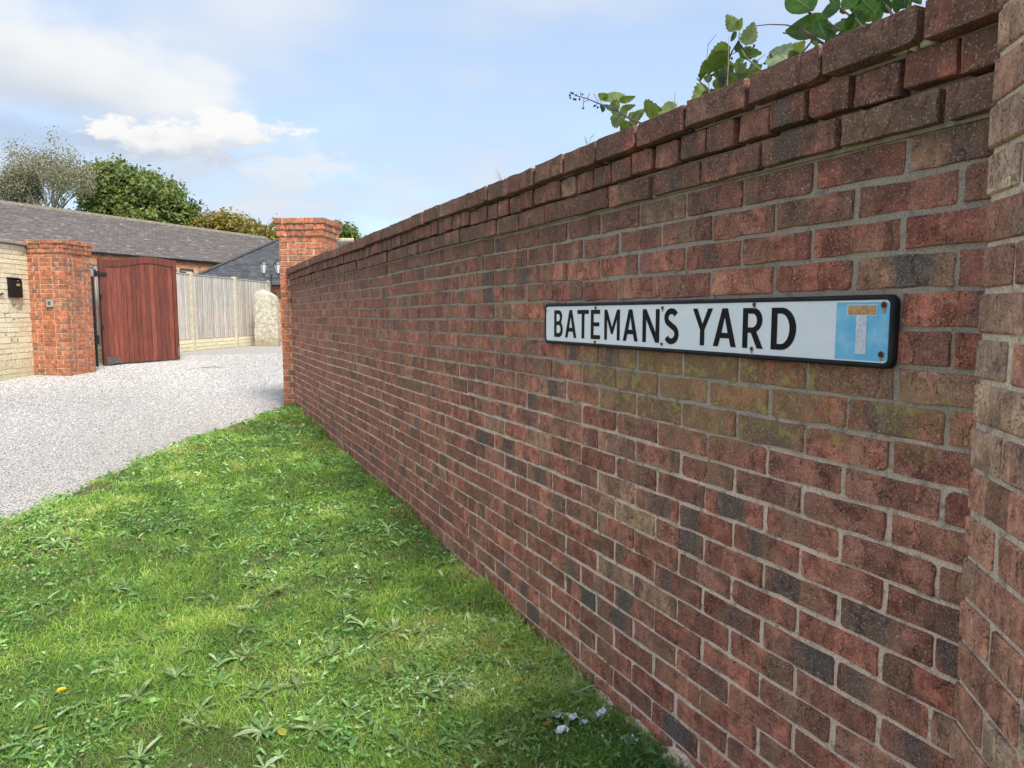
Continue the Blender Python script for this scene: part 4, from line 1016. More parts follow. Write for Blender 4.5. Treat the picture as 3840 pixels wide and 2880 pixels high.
win = MB().box(wc + bback * 0.05 + AZ * (wh - 0.03), bdir, bback, AZ, WHW, 0.04, 0.03).box(wc + bback * 0.05 - AZ * (wh - 0.03), bdir, bback, AZ, WHW, 0.04, 0.03).box(wc + bback * 0.05 - bdir * (WHW - 0.03), bdir, bback, AZ, 0.03, 0.04, wh - 0.06).box(wc + bback * 0.05 + bdir * (WHW - 0.03), bdir, bback, AZ, 0.03, 0.04, wh - 0.06).build('window', M_frame, barn)
MB().box(wc + bback * 0.055 + AZ * (wh - 0.09), bdir, bback, AZ, WHW - 0.065, 0.025, 0.025).box(wc + bback * 0.055 - AZ * 0.02, bdir, bback, AZ, 0.02, 0.025, wh - 0.10).build('casement', M_lead, win)
MB().box(wc + bback * 0.07, bdir, bback, AZ, WHW - 0.06, 0.004, wh - 0.06).build('pane', M_glass, win)

# slate roofed building in front of it
A = at(386, 613, 22.4); C = at(760, 617, 23.6); A.z = C.z = (A.z + C.z) / 2
hd = (C - A).normalized(); hb_ = Vector((-hd.y, hd.x, 0)); hb_ = hb_ if hb_.dot(A - CAM) > 0 else -hb_
B = at(607, 516.5, 26.2)
bs_ = (B - A).dot(hd); bd_ = (B - A).dot(hb_); bz_ = B.z - A.z
house = thing('slate_house', (A.x, A.y, FG), 'low brick house with a dark grey slate hipped roof behind the fence', 'building')
LH = (C - A).length + 3.0
Rr = A + hd * (LH - bs_) + hb_ * bd_ + AZ * bz_; D1 = A + hd * LH
rm = MB().add([A, D1, Rr, B, A + hb_ * (2 * bd_), D1 + hb_ * (2 * bd_)], [(0, 1, 2, 3), (0, 3, 4), (1, 5, 2), (4, 3, 2, 5)])
hroof = rm.build('roof', M_slate, house)
hup = (hb_ * bd_ + AZ * bz_); hs_ = hup.length; hup.normalize()
tile_field('roof_slates', hroof, M_slate, A, hd, hup, LH, hs_, 0.16, 0.25, (bs_, bs_), 5, 0.010, 0.003)
lup = (hd * bs_ + AZ * bz_); ls_ = lup.length; lup.normalize()
tile_field('roof_slates', hroof, M_slate, A + hb_ * (2 * bd_), -hb_, lup, 2 * bd_, ls_, 0.16, 0.25, (bd_, bd_), 6, 0.010, 0.003)
ht = MB(); nh = 22
for k in range(nh):
    p = A + (B - A) * (k / nh); q = A + (B - A) * ((k + 0.96) / nh)
    ht.tube([p + AZ * 0.015, q + AZ * 0.03], [0.055, 0.06], 6)
ht.build('hip_tiles', M_slate, hroof)
rt = MB(); nh = int((Rr - B).length / 0.45)
for k in range(nh):
    p = B + (Rr - B) * (k / nh); q = B + (Rr - B) * ((k + 0.97) / nh); rt.tube([p + AZ * 0.01, q + AZ * 0.01], 0.085, 7)
rt.build('ridge_tiles', simple('cream_ridge', (0.42, 0.36, 0.24), 0.95, var=0.3), hroof)
MB().prism([(-0.055, 0.0), (-0.04, -0.045), (0.0, -0.062), (0.04, -0.045), (0.055, 0.0)], A - hb_ * 0.045 - AZ * 0.012, hb_, AZ, hd, LH).build('gutter', M_gutter, house)
hw0 = A + hb_ * 0.30 + hd * 0.35; hwl = LH - 0.7
bricks = []; z = A.z - 0.075; i = 0
while z > FG - 0.05:
    a = -(i % 2) * 0.1125
    while a < hwl:
        a0, a1 = max(a, 0), min(a + 0.225, hwl)
        if a1 - a0 > 0.05:
            p = hw0 + hd * ((a0 + a1) / 2)
            bricks.append(dict(pos=Vector((p.x, p.y, z + 0.0375)), rz=math.atan2(-hb_.y, -hb_.x) + R(90), kind='face', L=round(a1 - a0 - 0.011, 3), H=0.064, D=0.06, var=rn.randrange(3), tone=rn.random(), n=[-hb_]))
        a += 0.225
    z -= 0.075; i += 1
for b in bricks: b['v'] = 588 < proj(b['pos'])[0] / KP < 640
lay(house, [b for b in bricks if b['v']], M_hbrick, limit=150); lay(house, [b for b in bricks if not b['v']], M_hbrick, limit=0)
MB().box(hw0 + hd * (hwl / 2) + hb_ * (bd_ - 0.3 + 0.008) + AZ * ((FG - 0.2 + A.z) / 2 - A.z), hd, hb_, AZ, hwl / 2, bd_ - 0.3, (A.z - FG + 0.2) / 2).build('wall', M_pmortar, house)

# ------------------------------------------------------------------ trees
def leaf_cloud(cs, rs, n, size, seed, shell=0.40, flat=1.0):
    """n leaf quads spread through ellipsoids; returns V, F, tone"""
    r = np.random.default_rng(seed); cs = np.array(cs, float); rs = np.array(rs, float)
    w_ = (rs[:, 0] * rs[:, 1] * rs[:, 2]) ** (2 / 3); k = r.choice(len(cs), n, p=w_ / w_.sum())
    d = r.normal(size=(n, 3)); d /= np.linalg.norm(d, axis=1)[:, None]
    rad = shell + (1.12 - shell) * r.random(n) ** 0.7 + r.normal(size=n) * 0.08
    # sprays: leaves gather round random twig ends
    nc = max(1, n // 34); q = np.arange(n) % nc; c0 = (cs[k] + d * rs[k] * rad[:, None])[:nc][q]; h = r.random(nc)[q]; d = d[:nc][q]
    c0 = c0 + r.normal(size=(n, 3)) * np.array([1.0, 1.0, 0.75]) * size * 2.1
    nv = r.normal(size=(n, 3)) + d * 0.8 + np.array([0, 0, 0.5]); nv /= np.linalg.norm(nv, axis=1)[:, None]
    t = np.cross(nv, r.normal(size=(n, 3))); t /= np.linalg.norm(t, axis=1)[:, None]; b = np.cross(nv, t)
    L = size * r.uniform(0.6, 1.3, n)[:, None]; W = L * 0.55
    V = np.stack([c0 - t * L, c0 + b * W, c0 + t * L, c0 - b * W], 1).reshape(-1, 3)
    F = np.arange(n * 4).reshape(-1, 4); tone = np.repeat(np.clip(0.72 * h + 0.28 * r.random(n), 0, 1), 4)
    return V, F, tone
M_bark = simple('bark', (0.17, 0.145, 0.115), 0.95, var=0.4, scale=20, bmp=0.01)
M_pbark = simple('pale_bark', (0.30, 0.27, 0.23), 0.95, var=0.35, scale=20)
M_leafG = leaf_mat('tree_leaf_green', [(0, (0.055, 0.100, 0.028)), (0.5, (0.140, 0.190, 0.055)), (1, (0.27, 0.30, 0.09))], 'GEOMETRY', 0.3)
M_leafY = leaf_mat('tree_leaf_yellow', [(0, (0.13, 0.125, 0.028)), (0.5, (0.24, 0.20, 0.045)), (1, (0.34, 0.26, 0.065))], 'GEOMETRY', 0.3)
M_leafW = leaf_mat('tree_leaf_pale', [(0, (0.14, 0.135, 0.075)), (0.5, (0.25, 0.24, 0.17)), (1, (0.42, 0.42, 0.36))], 'GEOMETRY', 0.25)
def branches(mb, p, d, l, r, depth, rn, ends, spread=0.55, n=(2, 3)):
    q = p + d * l * 0.55 + Vector((rn.uniform(-1, 1), rn.uniform(-1, 1), rn.uniform(-0.3, 0.6))) * l * 0.07; e = p + d * l + Vector((0, 0, l * 0.04))
    mb.tube([p, q, e], [r, r * 0.8, r * 0.6], 5 if depth > 1 else 4, False)
    if depth == 0: ends.append((e, d)); return
    for _ in range(rn.randint(*n)):
        nd = (d + Vector((rn.uniform(-1, 1), rn.uniform(-1, 1), rn.uniform(-0.45, 0.75))) * spread).normalized()
        branches(mb, p + (e - p) * rn.uniform(0.55, 1.0), nd, l * rn.uniform(0.6, 0.82), r * 0.58, depth - 1, rn, ends, spread, n)
def tree(name, label, base, blobs, nleaf, size, mat, seed, group, trunk_r=0.16, bark=None):
    t = thing(name, base, label, 'tree', group); rn = random.Random(seed); mb = MB(); ends = []
    cx = sum(b[0].x for b in blobs) / len(blobs); cy = sum(b[0].y for b in blobs) / len(blobs)
    zlow = min(b[0].z - b[1][2] * 0.5 for b in blobs); fork = Vector((base.x, base.y, base.z + (zlow - base.z) * 0.6))
    mb.tube([base - AZ * 0.2, base + (fork - base) * 0.5 + Vector((0.05, 0, 0)), fork], [trunk_r * 1.3, trunk_r, trunk_r * 0.85], 8, False)
    for c_, r_ in blobs:
        for k in range(3):
            e = c_ + Vector((rn.uniform(-0.6, 0.6) * r_[0], rn.uniform(-0.6, 0.6) * r_[1], rn.uniform(-0.3, 0.7) * r_[2]))
            mid_ = (fork + e) / 2 + Vector((rn.uniform(-0.3, 0.3), rn.uniform(-0.3, 0.3), 0.1)); mb.tube([fork, mid_, e], [trunk_r * 0.5, trunk_r * 0.3, 0.015], 5, False)
    mb.build('trunk', bark or M_bark, t)
    V, F, tn = leaf_cloud([tuple(b[0]) for b in blobs], [b[1] for b in blobs], nleaf, size, seed)
    obj('crown', np_mesh('crown', V, F, {'tone': tn}), mat, t); return t
TG = 'trees behind the long building'
def blob(px, py, Z, rx_px, rz_px, ry=None):
    k = Z / 1529; return (at(px, py, Z), (rx_px * k, (ry or rx_px * k), rz_px * k))
ZT = 42.0
gb = at(300, 640, ZT); gb.z = FG
tree('leafy_tree', 'broad dense green tree rising behind the brown tiled roof', gb,
     [blob(225, 420, ZT, 45, 55), blob(285, 420, ZT, 60, 58), blob(340, 445, ZT, 60, 55), blob(250, 470, ZT, 70, 50), blob(385, 475, ZT, 42, 40), blob(320, 480, ZT, 70, 45), blob(215, 385, ZT, 28, 26), blob(262, 380, ZT, 30, 24), blob(312, 400, ZT, 28, 24), blob(355, 420, ZT, 25, 22), blob(195, 375, ZT, 14, 14), blob(240, 362, ZT, 15, 12), blob(285, 372, ZT, 14, 12), blob(372, 430, ZT, 16, 16), blob(405, 455, ZT, 18, 14), blob(190, 430, ZT, 20, 24), blob(418, 485, ZT, 20, 14)],
     24000, 0.13, M_leafG, 1, TG, 0.3)
yb = at(490, 620, ZT + 2); yb.z = FG
tree('leafy_tree', 'low yellow green autumn tree behind the end of the brown tiled roof', yb,
     [blob(470, 492, ZT, 40, 32), blob(515, 500, ZT, 40, 28), blob(440, 505, ZT, 24, 28), blob(555, 515, ZT, 34, 22), blob(590, 522, ZT, 26, 18)], 15000, 0.10, M_leafY, 2, TG, 0.2)
sb = at(575, 620, ZT - 4); sb.z = FG
tree('leafy_tree', 'thin wispy tree just left of the far brick pillar top', sb,
     [blob(572, 500, ZT - 4, 16, 20), blob(590, 505, ZT - 4, 14, 20), blob(556, 512, ZT - 4, 12, 14)], 520, 0.12, M_leafY, 4, TG, 0.08)
rb = at(746, 640, ZT); rb.z = FG
tree('leafy_tree', 'small green tree just showing right of the far brick pillar top', rb,
     [blob(740, 512, ZT, 22, 24), blob(752, 518, ZT, 16, 18), blob(728, 516, ZT, 20, 20)], 4200, 0.12, M_leafG, 5, TG, 0.15)
# the pale, almost leafless tree
wb = at(95, 640, ZT - 3); wb.z = FG
bt = thing('bare_tree', wb, 'pale nearly leafless tree at the left above the tiled roof', 'tree', TG); rn = random.Random(9); mb = MB(); ends = []
k_ = (ZT - 3) / 1529
fork = at(105, 500, ZT - 3); mb.tube([wb - AZ * 0.2, fork], [0.22, 0.15], 7, False)
for _ in range(17):
    bx_ = rn.uniform(20, 172); e = at(bx_, rn.uniform(356, 400) + ((bx_ - 100) / 75) ** 2 * 45, ZT - 3 + rn.uniform(-1.8, 1.8)); d = (e - fork); l = d.length
    branches(mb, fork, d.normalized(), l * 0.55, 0.055, 3, rn, ends, 0.48, (2, 3))
for _ in range(8):
    f2_ = fork + Vector((rn.uniform(-1, 1), 0, rn.uniform(-0.6, 0.2))); d = (at(rn.uniform(-10, 60), rn.uniform(400, 450), ZT - 3) - f2_)
    branches(mb, f2_, d.normalized(), d.length * 0.5, 0.035, 3, rn, ends, 0.55, (2, 3))
mb.build('trunk', M_pbark, bt)
r_ = np.random.default_rng(10); ep = np.array([tuple(e[0]) for e in ends]); n = 24000
c0 = ep[r_.integers(0, len(ep), n)] + r_.normal(size=(n, 3)) * 0.26
V, F, tn = leaf_cloud([(0, 0, 0)], [(1, 1, 1)], n, 0.055, 11)
V = (V.reshape(-1, 4, 3) - V.reshape(-1, 4, 3).mean(1, keepdims=True) + c0[:, None, :]).reshape(-1, 3)
obj('crown', np_mesh('crown', V, F, {'tone': tn}), M_leafW, bt)

# ------------------------------------------------------------------ plants growing over the wall
def leaf_mesh(kind, seed):
    """leaf along +x, length 1, faces +z; serrated or smooth edge, folded along the rib and curled"""
    rn = random.Random(seed); n = 12; V, uv = [], []; curl = rn.uniform(-0.25, 0.35); fold = rn.uniform(0.05, 0.28)
    wid = {'bramble': 0.36, 'laurel': 0.24, 'narrow': 0.15}[kind]
    for i in range(n + 1):
        f = i / n
        if kind == 'bramble': w_ = wid * (math.sin(math.pi * min(1, f ** 0.72)) ** 0.75) * (1 - 0.25 * f) + (0.0)
        else: w_ = wid * math.sin(math.pi * f ** 0.85) ** 0.8
        if f > 0.93: w_ *= 0.5
        if kind == 'bramble' and 0 < i < n: w_ *= 1 + (0.10 if i % 2 else -0.07)
        if i in (0, n): w_ = 0.006
        zc = -curl * (f - 0.3) ** 2
        for s_ in (-1, -0.5, 0, 0.5, 1):
            V.append((f + (0.03 if (kind == 'bramble' and abs(s_) == 1 and i % 2) else 0), s_ * w_, zc + abs(s_) * w_ * fold * 2 - (abs(s_) ** 2) * w_ * 0.3 + rn.uniform(-0.008, 0.008))); uv.append((f, s_ * 0.5))
    F = [(i * 5 + k, i * 5 + k + 1, (i + 1) * 5 + k + 1, (i + 1) * 5 + k) for i in range(n) for k in range(4)]
    return np_mesh('leaf', np.array(V), np.array(F), uv=np.array(uv), smooth=True)
M_bramble = leaf_mat('bramble_leaf', [(0, (0.035, 0.070, 0.030)), (0.45, (0.075, 0.125, 0.035)), (0.8, (0.14, 0.19, 0.050)), (1, (0.25, 0.32, 0.20))], 'OBJECT', 0.32, 0.5, 0.4, True)
M_laurel = leaf_mat('laurel_leaf', [(0, (0.014, 0.040, 0.010)), (0.6, (0.036, 0.095, 0.013)), (1, (0.075, 0.155, 0.020))], 'OBJECT', 0.5, 0.35, 0.35, True)
M_stem = simple('bramble_stem', (0.11, 0.065, 0.055), 0.7, var=0.4, scale=60)
M_gstem = simple('green_stem', (0.12, 0.15, 0.05), 0.7, var=0.3, scale=60)
M_straw = simple('straw_stalk', (0.34, 0.30, 0.16), 0.8, var=0.3, scale=60)
M_berry = simple('dark_berry', (0.012, 0.010, 0.018), 0.35, var=0.3, scale=300, bmp=0.001, bscale=700)
LEAVES = {}
for kd, mt in (('bramble', M_bramble), ('laurel', M_laurel), ('narrow', M_laurel)):
    LEAVES[kd] = [leaf_mesh(kd, 60 + i) for i in range(6)]
    for me in LEAVES[kd]: me.materials.append(mt)
def leaf_at(parent, kind, base, tip, widthpx, x0, tone, rn, sc=1.0, roll=None):
    """a leaf from pixel base to pixel tip of the photo, standing in the plane x = x0, then tilted out of it"""
    a = on_x(base[0], base[1], x0); b = on_x(tip[0], tip[1], x0 + rn.uniform(-0.03, 0.03))
    d = b - a; L = d.length * sc; d.normalize()
    toc = (CAM - a).normalized(); nrm = (toc - d * toc.dot(d)).normalized(); side = nrm.cross(d)
    rl = rn.uniform(-0.55, 0.55) if roll is None else roll; nrm, side = nrm * math.cos(rl) + side * math.sin(rl), side * math.cos(rl) - nrm * math.sin(rl)
    wl = {'bramble': 0.66, 'laurel': 0.44, 'narrow': 0.28}[kind]
    pxm = (b - a).length / max(1.0, math.hypot(tip[0] - base[0], tip[1] - base[1]))
    ky = min(1.2, max(0.4, widthpx * pxm / (wl * L)) / max(0.55, math.cos(rl))) if widthpx else 1.0
    me = LEAVES[kind][rn.randrange(6)]; o = bpy.data.objects.new('leaf', me); COL.objects.link(o)
    flip = 1 if rn.random() < 0.75 else -1
    M = Matrix((( d.x * L, side.x * L * ky * flip, nrm.x * L * flip, a.x), (d.y * L, side.y * L * ky * flip, nrm.y * L * flip, a.y), (d.z * L, side.z * L * ky * flip, nrm.z * L * flip, a.z), (0, 0, 0, 1)))
    o.matrix_basis = M; o['tone'] = tone; put(o, parent); return o
def px_path(pts, x0, zz=None): return [on_x(p[0], p[1], x0) for p in pts]
def z6(pts): return [(2000 + p[0] / 3.16, p[1] / 3.16) for p in pts]
def z7(pts): return [(2500 + p[0] / 2.212, p[1] / 2.212) for p in pts]
TOPZ = 2.0
rn = random.Random(77)
X1 = 0.02
st = z6([(1400, 1560), (1260, 1455), (1130, 1400), (1000, 1310), (820, 1245), (640, 1170), (500, 1130), (450, 1100)])
b0 = on_x(*st[0], X1)
br1 = thing('bramble', (b0.x, b0.y, 2.0), 'small bramble spray with dark berries overhanging the wall top, farthest from the pillar', 'bramble')
MB().tube(px_path(st, X1), [0.0045, 0.004, 0.0038, 0.0032, 0.0026, 0.002, 0.0016, 0.0012], 6).build('stem', M_stem, br1)
for bs_, tp, wd, tn in [((785, 1172), (890, 1105), 60, .6), ((975, 1212), (925, 1085), 110, .75), ((1015, 1210), (1210, 1143), 75, .7), ((1010, 1310), (915, 1200), 95, .72), ((1030, 1305), (1210, 1245), 36, .5), ((990, 1305), (825, 1240), 60, .2),
                        ((1095, 1400), (915, 1385), 120, .68), ((1130, 1410), (1200, 1325), 95, .7), ((1170, 1420), (1320, 1290), 110, .75), ((1310, 1290), (1520, 1300), 135, .45), ((1600, 1360), (1582, 1200), 120, .8), ((1150, 1450), (1028, 1550), 105, .7), ((1130, 1440), (1230, 1480), 90, .6), ((820, 1250), (815, 1330), 30, .1)]:
    a, b = z6([bs_, tp]); leaf_at(br1, 'bramble', a, b, wd / 3.16, X1 + rn.uniform(-0.02, 0.03), tn, rn)
for a, b in [((1010, 1310), (975, 1212)), ((1030, 1305), (1015, 1210)), ((820, 1245), (785, 1172)), ((770, 1205), (715, 1110)), ((640, 1170), (670, 1105)), ((600, 1165), (590, 1290)), ((750, 1210), (755, 1275)), ((560, 1150), (560, 1090)), ((1240, 1440), (1310, 1290)), ((660, 1185), (605, 1205)), ((540, 1145), (545, 1175))]:
    a, b = z6([a, b]); MB().tube(px_path([a, b], X1), 0.0011, 4).build('stalk', M_stem, br1)
for p in [(450, 1100), (432, 1130), (440, 1160), (482, 1175), (505, 1130), (547, 1176), (580, 1125), (588, 1290), (726, 1250), (762, 1275), (500, 1180), (470, 1105)]:
    q = z6([p])[0]; c_ = on_x(q[0], q[1], X1); mb = MB()
    for k in range(5): mb.ball(c_ + Vector((rn.uniform(-1, 1), rn.uniform(-1, 1), rn.uniform(-1, 1))) * 0.0026, 0.0026, 5, 4)
    mb.build('berry', M_berry, br1, True)
X2 = 0.02
st = z7([(560, 790), (500, 690), (490, 560), (540, 430), (600, 330), (602, 262)])
b0 = on_x(*st[0], X2)
br2 = thing('bramble', (b0.x, b0.y, 2.0), 'upright bramble clump with broad toothed leaves on the middle of the wall top', 'bramble')
MB().tube(px_path(st, X2), [0.003, 0.003, 0.0026, 0.0022, 0.0016, 0.001], 5).build('stem', M_stem, br2)
MB().tube(px_path(z7([(900, 680), (805, 600), (660, 480), (620, 410), (560, 440), (500, 470)]), X2), [0.0025, 0.0022, 0.002, 0.0016, 0.0012, 0.001], 5).build('stem', M_gstem, br2)
MB().tube(px_path(z7([(250, 650), (330, 735), (420, 800)]), X2), [0.0016, 0.0018, 0.002], 5).build('stem', M_stem, br2)
MB().tube(px_path(z7([(730, 216), (850, 203), (990, 207), (1090, 230)]), X2 + 0.05), [0.0012, 0.0014, 0.0016, 0.0016], 5).build('runner', M_stem, br2)
for bs_, tp, wd, tn in [((572, 252), (493, 120), 78, .75), ((568, 252), (626, 150), 52, .8), ((655, 378), (722, 180), 155, 1.0), ((582, 262), (528, 345), 32, .2), ((532, 390), (345, 480), 110, .62), ((520, 425), (262, 640), 130, .25), ((500, 440), (395, 600), 110, .3), ((350, 480), (275, 670), 80, .3),
                        ((598, 440), (790, 442), 95, .55), ((640, 488), (542, 578), 45, .5), ((598, 615), (662, 512), 75, .6), ((600, 625), (765, 620), 95, .66), ((430, 700), (650, 640), 100, .4), ((505, 725), (385, 690), 90, .7), ((375, 765), (215, 832), 110, .95), ((480, 610), (560, 600), 70, .1), ((560, 385), (640, 410), 50, .1), ((440, 590), (520, 640), 60, .1), ((380, 800), (300, 760), 90, .5), ((560, 720), (480, 760), 100, .6), ((620, 660), (700, 690), 80, .4)]:
    a, b = z7([bs_, tp]); leaf_at(br2, 'bramble', a, b, wd / 2.212, X2 + rn.uniform(-0.02, 0.05), tn, rn)
for _ in range(26):
    px_ = rn.uniform(330, 760); top_ = np.interp(px_, [250, 400, 620, 800], [640, 430, 480, 600]); py_ = rn.uniform(top_, np.interp(px_, [250, 850], [830, 600]) + 30); an = rn.uniform(0, 6.28); l = rn.uniform(45, 95)
    a, b = z7([(px_, py_), (px_ + l * math.cos(an), py_ + l * math.sin(an) * 0.8)]); leaf_at(br2, 'bramble', a, b, l * 0.6 / 2.212, X2 + rn.uniform(0.03, 0.16), rn.uniform(0.05, 0.6), rn)
for _ in range(9):
    px_ = rn.uniform(360, 760); a, b, c2_ = z7([(px_, 760 - px_ * 0.2 + 60), (px_ + rn.uniform(-60, 60), 620 - px_ * 0.1), (px_ + rn.uniform(-110, 110), rn.uniform(400, 560))])
    MB().tube(px_path([a, b, c2_], X2 + rn.uniform(0.02, 0.12)), [0.0016, 0.0012, 0.0007], 4).build('twig', M_stem if rn.random() < 0.6 else M_straw, br2)
for p in [(540, 485), (600, 350), (375, 625), (725, 378), (690, 410)]:
    q = z7([p])[0]; MB().ball(on_x(q[0], q[1], X2), 0.0035, 6, 5).build('berry', M_berry, br2, True)
for i, (pts, lab) in enumerate([([(355, 800), (345, 640), (330, 500), (345, 370), (415, 278)], 'long thin dry grass stalk bending above the bramble clump'), ([(503, 735), (510, 560), (516, 305)], 'straight thin dry grass stalk within the bramble clump'), ([(640, 700), (700, 590), (765, 480)], 'short slanting dry grass stalk right of the bramble clump'),
                                ([(65, 900), (66, 840), (70, 750)], 'single upright grass stalk left of the bramble clump')]):
    o = MB().tube(px_path(z7(pts), 0.0), [0.0011] * (len(pts) - 1) + [0.0006], 4).build('grass_stalk', M_straw)
    tag(o, lab, 'grass stalk', 'dry stalks on the wall top', 'thing')
b0 = on_x(*z7([(1080, 490)])[0], X2)
br3 = thing('bramble', (b0.x, b0.y, 2.0), 'small two leaved bramble shoot beside the glossy leaves on the wall', 'bramble')
for pts in ([(1060, 520), (1180, 370), (1260, 270)], [(820, 600), (870, 510), (885, 470)], [(1000, 500), (1060, 450), (1090, 420)], [(860, 515), (815, 525)]):
    MB().tube(px_path(z7(pts), X2 + 0.02), [0.0022] * (len(pts) - 1) + [0.0012], 5).build('stem', M_stem, br3)
for bs_, tp, wd, tn in [((1005, 492), (872, 405), 115, .97), ((1055, 455), (1146, 342), 82, .7), ((1000, 480), (1075, 440), 60, .4)]:
    a, b = z7([bs_, tp]); leaf_at(br3, 'bramble', a, b, wd / 2.212, X2 + 0.02, tn, rn)
for p in [(812, 526), (836, 515), (862, 455), (866, 470), (968, 528)]:
    q = z7([p])[0]; MB().ball(on_x(q[0], q[1], X2 + 0.02), 0.003, 6, 5).build('berry', M_berry, br3, True)
X4 = 0.07
b0 = on_x(*z7([(1700, 260)])[0], X4)
lau = thing('evergreen_shrub', (b0.x, b0.y, 2.0), 'shrub with large glossy green leaves spilling over the wall near the pillar', 'shrub')
for pts in ([(1420, 420), (1280, 350), (1180, 280), (1090, 220)], [(1380, 420), (1250, 330), (1100, 290), (965, 272)], [(1560, 320), (1420, 240), (1330, 180)], [(1700, 300), (1560, 160), (1430, 60)], [(1900, 160), (1830, 60), (1780, -20)], [(1300, 420), (1240, 380), (1190, 440)], [(1220, 130), (1080, 40)]):
    MB().tube(px_path(z7(pts), X4), [0.003] * (len(pts) - 1) + [0.0016], 5).build('stem', M_stem, lau)
spec = [((1216, 92), (1000, -50), 140, .75), ((1345, 185), (980, 255), 150, .7), ((1255, 165), (1335, 335), 105, .55), ((1432, 62), (1245, 102), 75, .85), ((1440, 60), (1480, 118), 80, .7), ((1440, 50), (1345, -30), 90, .8), ((1605, 280), (1560, 85), 95, .75), ((1500, 250), (1545, 100), 80, .5),
        ((1760, 140), (1575, -40), 175, .8), ((1640, 175), (1730, 120), 60, .4), ((1700, 215), (1805, 65), 65, .6), ((1310, 380), (1425, 285), 75, .6), ((1400, 330), (1320, 270), 80, .45), ((1190, 335), (1275, 355), 34, .9), ((1560, 60), (1470, -30), 100, .85), ((1850, 110), (1790, -20), 110, .3), ((1900, 110), (1930, -30), 100, .35), ((1980, 70), (1960, -50), 90, .3), ((1460, 240), (1385, 165), 60, .6), ((1530, 300), (1450, 250), 60, .5), ((1600, 240), (1690, 200), 70, .5), ((1650, 230), (1560, 300), 70, .7)]
for bs_, tp, wd, tn in spec:
    a, b = z7([bs_, tp]); leaf_at(lau, 'laurel', a, b, wd / 2.212, X4 + rn.uniform(-0.03, 0.05), tn, rn)
for _ in range(46):
    u = rn.random(); px_ = 1330 + 700 * u; top = 330 - 300 * u
    py_ = rn.uniform(-90, top - 10 if px_ > 1500 else top); an = rn.uniform(0, 6.28); l = rn.uniform(90, 190)
    if px_ < 1560 and py_ < 130: continue
    a, b = z7([(px_, py_), (px_ + l * math.cos(an), py_ + l * math.sin(an) * 0.8)])
    leaf_at(lau, 'laurel', a, b, l * 0.40 / 2.212, X4 + rn.uniform(0.03, 0.20), rn.uniform(0, 0.6), rn)
# dry tufts on the wall top further along
for i, (px_, py_, lab) in enumerate([(1270, 312, 'wispy dry weed on the wall top right of its middle'), (1085, 388, 'tiny dry weed on the wall top towards the far pillar'), (830, 505, 'thin dry weed at the far end of the wall top')]):
    t = MB(); rn2 = random.Random(i); b0 = on_x(px_ * KP, py_ * KP, -0.01)
    for k in range(7):
        tip = on_x((px_ + rn2.uniform(-20, 20)) * KP, (py_ - rn2.uniform(4, 26)) * KP, 0.0); mid_ = (b0 + tip) / 2 + Vector((0, rn2.uniform(-0.01, 0.01), 0.006))
        t.tube([b0 + Vector((0, rn2.uniform(-0.012, 0.012), -0.03)), mid_, tip], [0.0008, 0.0007, 0.0004], 3, False)
    o = t.build('dry_weed', M_straw); tag(o, lab, 'weed', 'dry weeds on the wall top', 'thing')
MBt = MB()
o = None

# ------------------------------------------------------------------ lawn: grass blades, small leaves, rosettes
def sample_lawn(n, seed, pw=1.0):
    r = np.random.default_rng(seed); out = []
    while sum(len(q) for q in out) < n:
        m_ = n * 4; y = r.uniform(1.0, 9.25, m_); x = r.uniform(-4.3, 0.0, m_)
        d = np.hypot(x - CAM.x, y - CAM.y); az_ = np.degrees(np.arctan2(x - CAM.x, y))
        ok = (x > edge_x(y) + 0.012 * np.sin(y * 13) - 0.05 * r.random(m_) ** 2) & (x < -0.015) & (az_ > -40) & (az_ < 66) & (d > 1.2)
        ok &= r.random(m_) < np.clip((2.3 / d) ** pw, 0, 1)
        out.append(np.stack([x[ok], y[ok]], 1))
    return np.concatenate(out)[:n]
def vnoise(x, y, f, seed):
    """cheap smooth value noise"""
    r = np.random.default_rng(seed); g = r.random((64, 64)); u, v = x * f, y * f
    i, j = np.floor(u).astype(int), np.floor(v).astype(int); fu, fv = u - i, v - j; fu = fu * fu * (3 - 2 * fu); fv = fv * fv * (3 - 2 * fv)
    a, b, c, d = g[i % 64, j % 64], g[(i + 1) % 64, j % 64], g[i % 64, (j + 1) % 64], g[(i + 1) % 64, (j + 1) % 64]
    return (a * (1 - fu) + b * fu) * (1 - fv) + (c * (1 - fu) + d * fu) * fv
GYn, GZn = np.array(GY), np.array(GZ)
def lawn_z(x, y): return np.interp(y, GYn, GZn) + LAWN_DZ + lump_np(x, y)
def lawn_tone(x, y): return 0.40 * vnoise(x + 9, y, 1.3, 1) + 0.32 * vnoise(x + 9, y, 4.1, 2) + 0.28 * vnoise(x + 9, y, 12, 3)
m, nt, bs = new_mat('grass_blade'); t = nt.attr('tone'); q = nt.attr('tip')
c = nt.ramp(t, [(0.0, (0.462, 0.356, 0.168)), (0.13, (0.418, 0.367, 0.147)), (0.22, (0.099, 0.205, 0.048)), (0.42, (0.171, 0.324, 0.061)), (0.62, (0.275, 0.454, 0.082)), (0.82, (0.440, 0.583, 0.110)), (1.0, (0.616, 0.691, 0.336))])
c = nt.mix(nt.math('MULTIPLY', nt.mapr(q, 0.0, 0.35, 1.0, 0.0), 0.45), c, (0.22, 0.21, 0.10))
nt.link(c, bs.inputs['Base Color']); bs.inputs['Roughness'].default_value = 0.5; bs.inputs['Specular IOR Level'].default_value = 0.35
tr = nt.add('ShaderNodeBsdfTranslucent'); nt.link(nt.mix(1.0, c, (1.3, 1.4, 0.6), 'MULTIPLY'), tr.inputs[0])
mx = nt.add('ShaderNodeMixShader'); mx.inputs[0].default_value = 0.38
